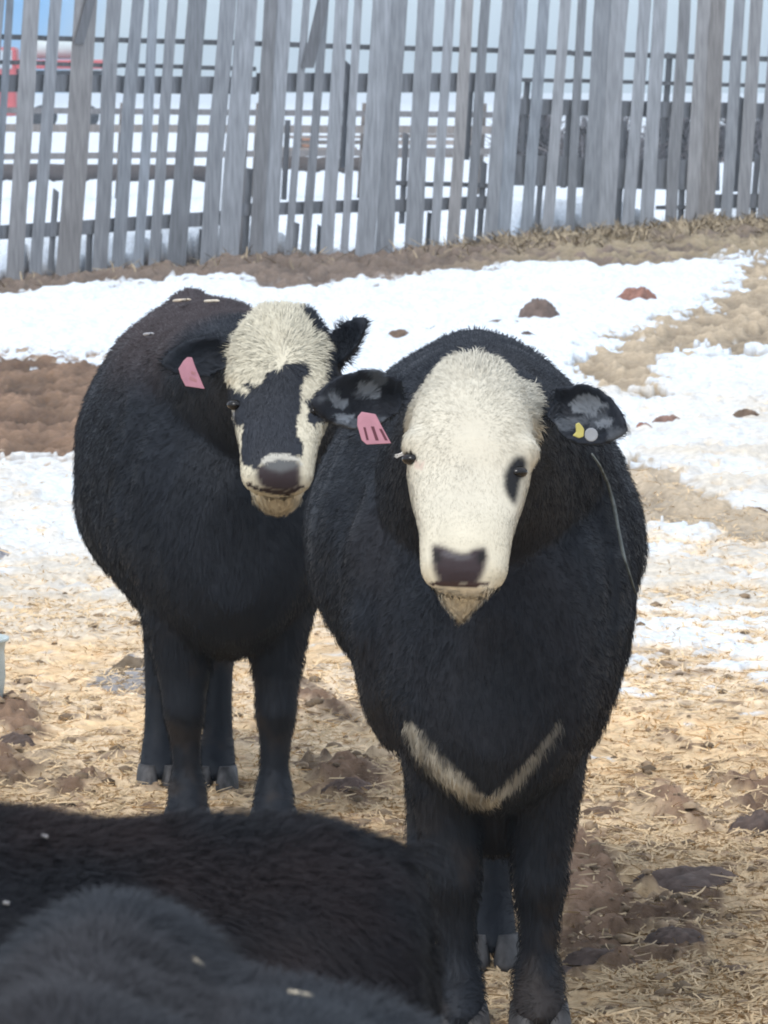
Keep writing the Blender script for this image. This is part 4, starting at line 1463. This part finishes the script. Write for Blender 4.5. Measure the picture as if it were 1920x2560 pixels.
# ---- the calf behind with the black blaze
def build_rear_cow():
    ox, oy = -0.318, 12.36
    root = empty('cow', (ox, oy, 0))
    tag(root, 'black calf standing behind, white face with a black blaze and eye patches, one ear up', 'cow', 'young cattle in the yard')
    H = Hull()
    yw = lambda y: -.075 * y / 1.0
    add_torso(H, [
        (.01, -.19, .72, .48, .58, .07, 2, 2),
        (.01, -.14, .84, .41, .60, .15, 2, 1.9),
        (0, -.05, .95, .375, .64, .205, 2, 1.9),
        (-.01, .08, 1.02, .38, .66, .235, 2, 2.2),
        (-.01, .22, 1.075, .40, .68, .270, 1.85, 2.4),
        (-.035, .45, 1.09, .44, .69, .282, 1.8, 2.6),
        (-.050, .70, 1.082, .42, .69, .298, 1.8, 2.7),
        (-.066, .95, 1.075, .43, .69, .300, 1.8, 2.7),
        (-.095, 1.18, 1.072, .48, .74, .275, 1.8, 2.3),
        (-.110, 1.36, 1.070, .56, .80, .245, 1.6, 2),
        (-.120, 1.50, 1.05, .64, .86, .195, 1.8, 2),
        (-.125, 1.58, .99, .72, .88, .13, 2, 2)])
    hf = head_frame((.120, -.47, 1.070), R(38.5), R(0), R(2.0))
    up = np.array([0, -.3, .95]); up /= np.linalg.norm(up)
    ax = np.array([1., 0, 0])
    H.loft([ring(np.array([0, .25, .86]), ax, up, .215, .23, .34), ring(np.array([.025, .08, .90]), ax, up, .195, .18, .32), ring(np.array([.06, -.10, .93]), ax, up, .165, .14, .27),
            ring(np.array([.095, -.25, .97]), ax, up, .130, .11, .20), ring(np.array([.118, -.38, .99]), ax, up, .105, .085, .15), ring(np.array([.128, -.47, 1.0]), ax, up, .085, .05, .10)])
    add_head(H, hf, .93, 1.95, 1.05)
    shoulders(H, 0.0, 1.06, .08)
    pectoral(H, 0.0, .10, 1.1, .36)
    fore_leg(H, -.13, .08, -.088, .0)
    fore_leg(H, .125, .08, .09, .0)
    hind_leg(H, -.22, 1.22, -.178, .80)
    hind_leg(H, -.01, 1.22, -.050, .78)
    add_tail(H, -.13, 1.56, 1.02)
    # high tail head showing over the back
    H.loft([ring(np.array([-.125, 1.30 + k, 1.005]), ax, np.array([0, 0, 1.]), q, q * 1.25, q) for k, q in ((-.25, .02), (-.12, .055), (0, .07), (.1, .055), (.18, .02))])
    xo = np.array([ox, oy, 0])
    E = lambda u, v, Y: at(u, v, Y) - xo
    H.ear(E(800, 912, 11.93), E(918, 792, 11.90), .082, np.array([-.45, .70, .50]), np.array([-.476, -.666, .504]), .022, .016)
    H.ear(E(590, 885, 11.93), E(398, 905, 11.90), .086, np.array([.05, .3, .95]), np.array([.15, -.9, -.4]), .026, .015)
    xf = lambda V: V + xo
    P, r, d, n = hf
    Pw = P + xo
    def hc(V):
        q = V - Pw
        return q @ r, q @ d, q @ n
    Z = lambda pts: zp(pts, 4.096, 540, 760)
    BLAZE = Z([(500, 705), (590, 650), (650, 690), (720, 610), (890, 610), (970, 690), (890, 745), (875, 950), (860, 1110), (820, 1240), (865, 1380), (890, 1470), (885, 1570), (700, 1530), (560, 1545), (480, 1600), (440, 1700), (400, 1690), (380, 1670), (280, 1630), (240, 1510),
               (285, 1300), (275, 1235), (170, 1220), (185, 1000), (200, 900), (310, 930), (335, 880), (275, 800), (310, 775), (400, 830), (455, 835)])
    EYEPR = Z([(880, 985), (960, 960), (1060, 880), (1300, 760), (1300, 1050), (1110, 1190), (1010, 1260), (940, 1190), (960, 1080)])
    EYEPL = Z([(-40, 760), (90, 780), (190, 850), (205, 920), (180, 1010), (90, 1010), (-40, 1000)])
    GREYL = Z([(-40, 1010), (170, 1010), (170, 1200), (-40, 1200)])
    NOSE = Z([(415, 1690), (470, 1640), (640, 1600), (820, 1610), (865, 1640), (870, 1880), (720, 1940), (560, 1915), (440, 1860), (410, 1780)])
    NTOP = Z([(480, 1610), (600, 1570), (830, 1590), (840, 1670), (660, 1730), (500, 1680)])
    RIM = Z([(440, 1600), (540, 1540), (700, 1530), (870, 1570), (880, 1660), (840, 1600), (660, 1590), (500, 1630)])
    MOUTH = [(620, 1211), (650, 1224), (690, 1232), (720, 1234), (757, 1215)]
    def headmask(V):
        xh, s, nn = hc(V)
        return (s > -.10) & (s < .5) & (np.abs(xh) < .135) & (nn > -.24) & (V[:, 1] < oy - .27)
    def colour(V, Nn):
        u, v = project(V)
        xh, s, nn = hc(V)
        wu = 18 * (fbm(V * 60, 3, 4) - .5)
        wv = 18 * (fbm(V * 60, 3, 14) - .5)
        C = np.repeat(BLACK, len(V), axis=0)
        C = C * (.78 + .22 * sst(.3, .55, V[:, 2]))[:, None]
        soil = (sst(.50, .70, fbm(V * 14, 3, 52)) * sst(.55, .15, V[:, 2]) * .6)[:, None]
        C = C * (1 - soil) + np.array([[0.036, 0.027, 0.022]]) * soil
        brown = (sst(.86, 1.02, V[:, 2] + .1 * (fbm(V * 6, 3, 7) - .5)) * sst(-.1, .1, V[:, 1] - oy))[:, None] * .8
        C = C * (1 - brown) + np.array([[0.052, 0.038, 0.040]]) * brown
        hm = headmask(V)
        # a little of the crown stays dark on the right
        crown = in_poly(u + wu, v + wv, Z([(860, 60), (900, 150), (1000, 280), (1100, 360), (1180, 480), (1400, 300), (1300, 0)]))
        earr = in_poly(u, v, [(812, 950), (792, 900), (832, 850), (880, 740), (980, 740), (960, 900), (880, 980)]) & (xh > .085)
        white = hm & (nn > -.12 - .10 * (s > .22)) & (s > -.075) & ~crown & ~earr & ~((np.abs(xh) > .104) & (s < .11))
        cream = np.array([[0.64, 0.60, 0.475]])
        W = cream * (0.86 + 0.28 * fbm(V * 30, 3, 2))[:, None]
        tan = (sst(1215, 1262, v) * .8 + .25 * sst(.2, .35, s) * (xh > 0))[:, None]
        W = W * (1 - tan) + np.array([[0.70, 0.635, 0.495]]) * tan
        C = np.where(white[:, None], W, C)
        blk = in_poly(u + wu, v + wv, BLAZE) | in_poly(u + wu * .5, v + wv * .5, EYEPR) | in_poly(u + wu * .5, v + wv * .5, EYEPL)
        C = np.where((hm & blk)[:, None], np.array([[0.022, 0.026, 0.036]]), C)
        C = np.where((hm & in_poly(u + wu, v, GREYL))[:, None], np.array([[0.25, 0.26, 0.29]]), C)
        q = (soft_poly(u, v, NOSE, 8) * (hm & (s > .28)))[:, None]
        C = C * (1 - q) + np.array([[0.034, 0.024, 0.028]]) * q
        q = (soft_poly(u, v, NTOP, 7) * (hm & (s > .26)))[:, None]
        C = C * (1 - q) + np.array([[0.11, 0.115, 0.12]]) * q
        C = np.where((hm & (s > .26) & in_poly(u, v, RIM))[:, None], np.array([[0.52, 0.51, 0.46]]), C)
        dd, _ = seg_dist(u, v, MOUTH)
        C = np.where((hm & (dd < 5))[:, None], np.array([[0.03, 0.018, 0.018]]), C)
        return C
    whorl = Pw + d * .14 + n * .066
    def comb(Pp, Nn):
        D = body_comb(Pp, Nn)
        hm = headmask(Pp)
        xh, s, nn = hc(Pp)
        q = Pp - whorl
        rad = q / np.maximum(np.linalg.norm(q, axis=1), 1e-6)[:, None] + .3 * d[None, :]
        D = np.where(hm[:, None], rad, D)
        ear = (Pp[:, 1] < oy - .30) & (np.abs(xh) > .13)
        return np.where(ear[:, None], np.sign(xh)[:, None] * r[None, :] + np.array([[0, 0, .1]]), D)
    def length(Pp):
        xh, s, nn = hc(Pp)
        hm = headmask(Pp)
        Ln = np.full(len(Pp), .0195) * (.75 + .5 * vnoise(Pp * 9, 78))
        Ln = np.where(Pp[:, 2] < .34, .014, Ln)
        hl = np.interp(s, [-.08, 0, .06, .12, .17, .3, .40], [.022, .026, .024, .019, .012, .009, .007])
        u, v = project(Pp)
        hl = np.where(v > 1238, .0155, hl)
        hl = np.where(in_poly(u, v, NOSE), .0015, hl)
        for e in ((588, 1012), (788, 1028)):
            hl = np.where(np.hypot(u - e[0], v - e[1]) < 22, .002, hl)
        Ln = np.where(hm, hl, Ln)
        return Ln
    def dens(Cc, Nn):
        k = np.where(Cc[:, 1] < oy + .6, 1.0, 0.5)
        k = np.where(headmask(Cc), 2.4, k)
        return 40000 * k
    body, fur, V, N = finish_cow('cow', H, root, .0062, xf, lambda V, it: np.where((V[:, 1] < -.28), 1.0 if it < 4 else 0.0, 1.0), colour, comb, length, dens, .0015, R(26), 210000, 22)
    for x, y, t in ((-.088, .0, 0), (.09, .0, 0), (-.178, .80, .1), (-.050, .78, -.1)):
        hoof_mesh(x, y, xf, None, root, t)
    for u, v in ((588, 1012), (788, 1028)):
        q = nearest_on(V, u, v)
        sphere('eye', at(u, v, q[1] + .0150), .0165, M_EYE, body, (1.0, 1.0, .65))
    tg = plate('ear_tag', [(468, 893), (480, 894), (487, 914), (500, 944), (512, 972), (464, 965), (453, 945), (446, 922), (458, 903)], 11.845, .002, M_PINK, root, .2)
    tg['label'] = 'pink ear tag hanging in the dark ear'
    mk = MB()
    for (a, b, wd) in (((478, 930), (488, 934), 7), ((474, 944), (492, 953), 9)):
        Yt = 11.845 + .2 * (at(0, a[1], 11.85)[2] - at(0, 935, 11.85)[2]) - .003
        mk.box(box_verts(at(a[0], a[1] - wd / 2, Yt), at(b[0], b[1] - wd / 2, Yt), at(b[0], b[1] + wd / 2, Yt), at(a[0], a[1] + wd / 2, Yt), np.array([0, .002, 0])))
    mk.build('tag_mark', plain_mat('faded_ink', (0.33, 0.16, 0.18), .6), tg)
    # straw and snow flecks on its back
    return V

# ---- the two backs close to the camera
def generic_cow(name, label, sc, rotz, loc, base, tint, hairlen, width, seed, max_n, focus, ridge=False, blunt=False):
    root = empty('cow', loc)
    tag(root, label, 'cow', 'young cattle in the yard')
    H = Hull()
    st = [(0, -.19, .70, .47, .56, .07, 2, 2), (0, -.15, .82, .40, .56, .14, 2, 1.9), (0, -.06, .94, .365, .60, .19, 2, 1.9), (0, .08, 1.02, .375, .68, .22, 2, 2),
          (0, .25, 1.085, .40, .72, .25, 1.9, 2), (0, .45, 1.11, .43, .75, .275, 1.9, 2.1), (0, .70, 1.105, .42, .76, .295, 2, 2.1), (0, .95, 1.10, .42, .77, .298, 2, 2.1),
          (0, 1.15, 1.105, .46, .80, .285, 2, 2)]
    if blunt:
        st += [(0, 1.30, 1.107, .54, .84, .255, 2, 2), (0, 1.42, 1.104, .60, .86, .225, 2, 2), (0, 1.50, 1.107, .64, .88, .20, 2, 2), (0, 1.57, 1.104, .66, .90, .185, 2, 2), (0, 1.605, 1.096, .68, .90, .17, 2, 2), (0, 1.63, 1.080, .70, .90, .15, 2.2, 2), (0, 1.645, 1.050, .74, .90, .12, 2.4, 2), (0, 1.652, .99, .78, .90, .07, 2.4, 2)]
    else:
        st = [(a, b, min(c, 1.055), d, e, f_ * (1.04 if b > .8 else 1), g, h) for a, b, c, d, e, f_, g, h in st]
        st += [(0, 1.32, 1.064, .54, .84, .32, 1.95, 2), (0, 1.46, 1.056, .62, .84, .31, 1.95, 2), (0, 1.55, 1.00, .68, .86, .22, 1.9, 2), (0, 1.60, .92, .74, .86, .12, 2, 2)]
    add_torso(H, st)
    ax = np.array([1., 0, 0])
    up = np.array([0, -.35, .94]); up /= np.linalg.norm(up)
    hz = .98
    hf = head_frame((0, -.52, hz), R(45))
    H.loft([ring(np.array([0, .25, .84]), ax, up, .20, .22, .34), ring(np.array([0, .08, .86]), ax, up, .185, .18, .32), ring(np.array([0, -.12, .88]), ax, up, .155, .14, .26),
            ring(np.array([0, -.30, .90]), ax, up, .125, .11, .19), ring(np.array([0, -.45, .92]), ax, up, .10, .085, .14)])
    add_head(H, hf)
    for s in (-1, 1):
        H.ear((s * .09, -.50, hz - .01), (s * .25, -.52, hz - .06), .08, (0, .3, .95), (0, -.9, -.4))
    if ridge:
        H.loft([ring(np.array([0, y, z]), ax, np.array([0, 0, 1.]), q, q * 1.1, q * 1.4, 1.6, 2) for y, z, q in ((.9, .99, .05), (1.1, 1.005, .075), (1.35, 1.012, .078), (1.5, 1.008, .075), (1.58, .98, .05), (1.61, .94, .02))])
    for s in (-1, 1):
        fore_leg(H, s * .12, .08, s * .09, .0)
        hind_leg(H, s * .14, 1.28, s * .11, 1.26)
    add_tail(H, 0, 1.565 if blunt else 1.57, 1.05 if blunt else .99)
    c, s_ = math.cos(rotz), math.sin(rotz)
    def xf(V):
        V = V * sc
        return np.column_stack([V[:, 0] * c - V[:, 1] * s_ + loc[0], V[:, 0] * s_ + V[:, 1] * c + loc[1], V[:, 2] + loc[2]])
    back = np.array([-s_, c, 0.])
    def colour(V, Nn):
        C = np.repeat(np.array([base]), len(V), axis=0)
        k = sst(.40, .68, fbm(V * 5.5, 4, seed))[:, None]
        return C * (1 - k) + np.array([tint]) * k
    def comb(Pp, Nn):
        upn = np.clip(Nn[:, 2], 0, 1)[:, None]
        return back[None, :] * (.4 + .5 * upn) + np.array([[0, 0, -1.]]) * (1 - .8 * upn) + .5 * Nn * np.array([[1, 1, 0]])
    def inview(Cc):
        u, v = project(Cc)
        return (u > -250) & (u < 2170) & (v < 2760) & (Cc[:, 1] > 2.0)
    def dens(Cc, Nn):
        return np.where(inview(Cc), focus, 2500)
    def length(Pp):
        Ln = np.where(Pp[:, 2] > .4 * sc, hairlen, hairlen * .5) * (.7 + .6 * vnoise(Pp * 16, seed))
        if blunt:
            u, v = project(Pp)
            Ln = Ln + .030 * np.exp(-((u - 985) / 45) ** 2) * (v < 2150)
        return Ln
    body, fur, V, N = finish_cow(name, H, root, .011, xf, lambda V, it: np.full(len(V), 1.0), colour, comb, length, dens, width, R(46), max_n, seed, 5)
    for x, y in ((-.09, 0), (.09, 0), (-.11, 1.26), (.11, 1.26)):
        hoof_mesh(x, y, xf, None, root)
    P, r, d, n = hf
    for sg in (-1, 1):
        p = xf((P + d * .165 + r * sg * .098 + n * .012)[None])[0]
        sphere('eye', p, .016, M_EYE, body)
    return V

# ------------------------------------------------------------------ clods and oddments on the ground
def clod(u, v, wpx, hpx, col, label, seed, name='manure_pile', group='manure piles in the yard', flat=1.0, peak=1.3):
    p = gnd(u, v)
    Y = p[1]
    f = ground_fields(np.array([p[0]]), np.array([Y]))
    z0 = float(f['h'][0])
    # seat it where the raised ground is really seen
    if z0 > 0.03:
        Y = Y * (1 - z0 / HCAM)
        p = np.array([(u - 960) / FPX * Y, Y, 0])
        z0 = float(ground_fields(np.array([p[0]]), np.array([Y]))['h'][0])
    k = Y / FPX
    rx = wpx * k / 2
    hz = hpx * k * (.66 if v > 1500 else .85)
    ry = max(rx * .8, hz * 1.2) * flat
    nr, na = 14, 36
    V, F = [], []
    rr = np.linspace(1.12, 0, nr)
    for i, q in enumerate(rr):
        for j in range(na):
            a = 2 * math.pi * j / na
            V.append((q * math.cos(a), q * math.sin(a)))
    V = np.array(V)
    rad = np.hypot(V[:, 0], V[:, 1])
    prof = np.clip(1 - rad, -.12, 1) ** 1.0
    prof = np.where(rad < 1, (1 - np.minimum(rad, 1) ** 2.2) ** .75, -.25)
    q = np.column_stack([V[:, 0] * 2.2 + seed * 7.1, V[:, 1] * 2.2, np.full(len(V), seed)])
    nz = fbm(q, 4, seed)
    nz2 = fbm(q * 4, 3, seed + 5)
    x = V[:, 0] * rx * (.62 + .55 * nz + .35 * nz2)
    y = V[:, 1] * ry * (.62 + .55 * nz + .35 * nz2)
    nz3 = fbm(q * np.array([2.2, 2.2, 1]), 3, seed + 9)
    z = hz * prof * (.40 + .75 * nz + .55 * nz3 + .35 * (nz2 - .5)) * .9 + z0 - .004
    W = np.column_stack([p[0] + x, p[1] + y, z])
    idx = np.arange(nr * na).reshape(nr, na)
    Fq = np.column_stack([idx[:-1].ravel(), np.roll(idx[:-1], -1, 1).ravel(), np.roll(idx[1:], -1, 1).ravel(), idx[1:].ravel()])
    me = np_mesh(name, W, Fq)
    C = np.array([col]) * (0.55 + 0.9 * nz2)[:, None]
    set_col(me, 'Col', np.clip(C, .01, .9))
    o = link(name, me, M_CLOD)
    tag(o, label, 'manure' if name == 'manure_pile' else name.split('_')[-1], group)
    return o

def build_clods():
    DK, BR, RD, TN = (0.095, 0.070, 0.060), (0.15, 0.105, 0.075), (0.24, 0.125, 0.095), (0.30, 0.22, 0.14)
    L_ = [
        (1350, 802, 92, 56, (0.135, 0.10, 0.085), 'dark rounded manure pile standing on the snow straight above the near calf'),
        (1588, 753, 100, 44, RD, 'reddish brown peaked manure pile on the snow at upper right'),
        (1255, 815, 110, 14, BR, 'thin flat brown manure smear on the snow left of the dark rounded pile'),
        (1318, 850, 42, 15, DK, 'small dark clod on the snow above the near calf, below the rounded pile'),
        (1000, 838, 64, 24, BR, 'brown clod on the snow just right of the upright ear'),
        (1090, 838, 70, 22, (0.22, 0.165, 0.11), 'tan brown clod on the snow behind the near calf back'),
        (1610, 1062, 44, 22, RD, 'small reddish clod on the snow to the right of the near calf ear'),
        (1670, 1056, 74, 24, (0.20, 0.125, 0.10), 'reddish brown lumpy clod on the snow, second from the right edge'),
        (1868, 1052, 80, 26, BR, 'brown peaked clod on the snow near the right edge'),
        (1900, 1270, 60, 22, BR, 'brown clod at the right edge beside mixed straw and snow'),
        (1790, 1358, 100, 12, BR, 'low brown manure streak on the snowy straw at right'),
        (332, 1672, 120, 50, (0.15, 0.115, 0.08), 'dark brown lump of manure beside the leg of the rear calf'),
        (74, 1580, 44, 14, BR, 'small flat brown clod on straw at left'),
        (66, 1690, 58, 18, BR, 'brown clod on straw near the pale tub at left'),
        (30, 1826, 100, 40, DK, 'dark manure lump at the left edge of the straw'),
        (120, 1945, 130, 30, DK, 'flat dark manure patch on straw just above the brown cow back'),
        (872, 1958, 140, 62, (0.135, 0.095, 0.08), 'peaked brown manure pile between the two calves'),
        (1712, 2196, 330, 84, DK, 'large dark brown manure pile on the straw at lower right'),
        (1500, 2410, 150, 44, DK, 'dark manure lump on straw by the right foreleg of the near calf'),
        (1690, 2370, 130, 44, DK, 'dark manure lump in the brown patch below the large pile'),
        (1830, 2440, 120, 40, BR, 'brown manure lump near the lower right edge'),
        (1410, 2425, 120, 40, DK, 'dark clod touching the near calf right leg'),
        (1885, 2080, 130, 90, DK, 'tall dark manure pile cut by the right edge'),
        (1480, 1745, 90, 12, DK, 'thin dark manure streak right of the near calf belly'),
        (1500, 2020, 90, 26, BR, 'small brown clod on straw right of the near calf forelegs'),
    ]
    for i, (u, v, wp, hp, c, lab) in enumerate(L_):
        clod(u, v, wp, hp, c, lab, i + 3)
    o = clod(-14, 1372, 80, 34, (0.26, 0.26, 0.28), 'grey stone in the snow at the left edge', 60, 'field_stone', 'stones')
    del o['group']
    o['category'] = 'stone'

def build_tub():
    p = gnd(-170, 1770)
    k = p[1] / FPX
    R0 = 188 * k
    h = 178 * k
    prof = [(.0, .006), (.86, .006), (.90, .0), (.94, .08), (.985, .45), (.97, .80), (.99, .94), (1.03, .955), (1.035, 1.0), (.985, 1.0), (.955, .93), (.94, .5), (.88, .10), (.0, .08)]
    n = 56
    V, F = [], []
    for r_, z in prof:
        for j in range(n):
            a = 2 * math.pi * j / n
            V.append((p[0] + R0 * r_ * math.cos(a), p[1] + R0 * r_ * math.sin(a), h * z))
    for i in range(len(prof) - 1):
        for j in range(n):
            F.append((i * n + j, i * n + (j + 1) % n, (i + 1) * n + (j + 1) % n, (i + 1) * n + j))
    me = np_mesh('feed_tub', np.array(V), np.array(F))
    o = link('feed_tub', me, plain_mat('tub_plastic', (0.42, 0.48, 0.47), .5, .4, (6, .2)))
    tag(o, 'pale grey green feed tub on the straw, cut by the left edge of the photo', 'tub')

def nearest_on(V, u, v, front=True):
    uu, vv = project(V)
    d = np.hypot(uu - u, vv - v)
    c = np.where(d < 14)[0]
    if len(c) == 0:
        c = np.argsort(d)[:3]
    return V[c[np.argmin(V[c, 1])]]

def build_flecks(Vn, Vr, Vb, Vg):
    """straws and flecks lying on the coats"""
    def straw(V, a, b, wpx, col, label, name='straw_stalk', cat='straw', lift=.012, group='straws lying on the cattle'):
        n = 7
        pts = []
        for t in np.linspace(0, 1, n):
            q = nearest_on(V, a[0] + (b[0] - a[0]) * t, a[1] + (b[1] - a[1]) * t)
            pts.append(q)
        pts = np.array(pts)
        y = np.polyval(np.polyfit(np.linspace(0, 1, n), pts[:, 1], 1), np.linspace(0, 1, n))
        P = []
        lift = lift * 2.8
        for t, yy in zip(np.linspace(0, 1, n), np.minimum(y, pts[:, 1].min() + abs(y - y.mean()))):
            P.append(at(a[0] + (b[0] - a[0]) * t, a[1] + (b[1] - a[1]) * t, yy - lift))
        rad = wpx / 2 / FPX * P[0][1]
        m = MB()
        m.tube(P, [rad * .8] + [rad] * (n - 2) + [rad * .5], 8, col)
        o = m.build(name, M_STRAW, None, True)
        tag(o, label, cat, group)
    ST = (0.62, 0.55, 0.42)
    straw(Vg, (480, 2393), (508, 2416), 11, ST, 'short pale straw lying on the dark grey back', lift=.024)
    straw(Vg, (718, 2478), (782, 2490), 12, ST, 'longer pale straw at the edge of the dark grey back', lift=.024)
    straw(Vb, (106, 2088), (118, 2092), 9, (.30, .29, .30), 'tiny grey fleck of straw on the brown black back, upper one', lift=.018)
    straw(Vb, (8, 2256), (24, 2259), 9, (.26, .26, .27), 'tiny grey fleck of straw on the brown black back at the left edge', lift=.018)
    straw(Vr, (360, 836), (384, 834), 8, (.34, .34, .36), 'pale fleck of straw on the shoulder of the rear calf', lift=.02)
    straw(Vr, (434, 752), (476, 749), 8, (.60, .52, .42), 'cream straw across the top of the rear calf back, left one', lift=.02)
    straw(Vr, (512, 753), (548, 752), 8, (.60, .55, .46), 'cream straw across the top of the rear calf back, right one', lift=.02)
    # pale line added to mark the crease between the near calf's shoulder and belly
    path = [(1480, 1135), (1500, 1165), (1520, 1210), (1535, 1265), (1545, 1320), (1557, 1380), (1572, 1430), (1590, 1485)]
    pts = [nearest_on(Vn, u, v) for u, v in path]
    P = [at(u, v, q[1] - .024) for (u, v), q in zip(path, pts)]
    m = MB()
    m.tube(P, [.0016, .0022, .003, .0034, .003, .003, .0024, .0015], 8)
    o = m.build('crease_line', M_CREASE, None, True)
    tag(o, 'thin pale line added along the shoulder crease of the near white-faced calf', 'crease_line')

# ------------------------------------------------------------------ build everything
build_ground()
build_fence()
build_far()
V_near = build_near_cow()
V_rear = build_rear_cow()
V_back = generic_cow('cow', 'brown black cow standing broadside in the foreground, only its back and rump showing', .930, R(-90), (0.024 - 1.64 * .930, 4.12, 0.0),
                     (0.0075, 0.0090, 0.0135), (0.022, 0.0150, 0.0165), .017, .0007, 41, 110000, 420000, blunt=True)
V_grey = generic_cow('cow', 'dark grey cow nearest the camera at lower left, only the ridge of its back showing', .98, R(0), (-.152, 3.36 - 1.5 * .98, 0.0),
                     (0.0200, 0.0250, 0.0330), (0.029, 0.029, 0.034), .028, .0007, 43, 120000, 620000, ridge=True)
build_litter()
build_clods()
build_tub()
build_flecks(V_near, V_rear, V_back, V_grey)

# ------------------------------------------------------------------ thin haze added to imitate lens bloom
def build_haze():
    m = bpy.data.materials.new('bloom_haze')
    m.use_nodes = True
    t = m.node_tree
    t.nodes.clear()
    out = t.nodes.new('ShaderNodeOutputMaterial')
    pv = t.nodes.new('ShaderNodeVolumePrincipled')
    pv.inputs['Color'].default_value = (0.80, 0.91, 1.0, 1)
    pv.inputs['Density'].default_value = HAZE
    pv.inputs['Anisotropy'].default_value = 0.2
    t.links.new(pv.outputs['Volume'], out.inputs['Volume'])
    mb = MB()
    mb.aabb(-900, 900, -70, 900, -1.6, 9.0)
    o = mb.build('haze', m)
    o['kind'] = 'stuff'
    o['label'] = 'thin pale haze added to imitate lens bloom'
    o['category'] = 'haze'
HAZE = 0.0009
build_haze()
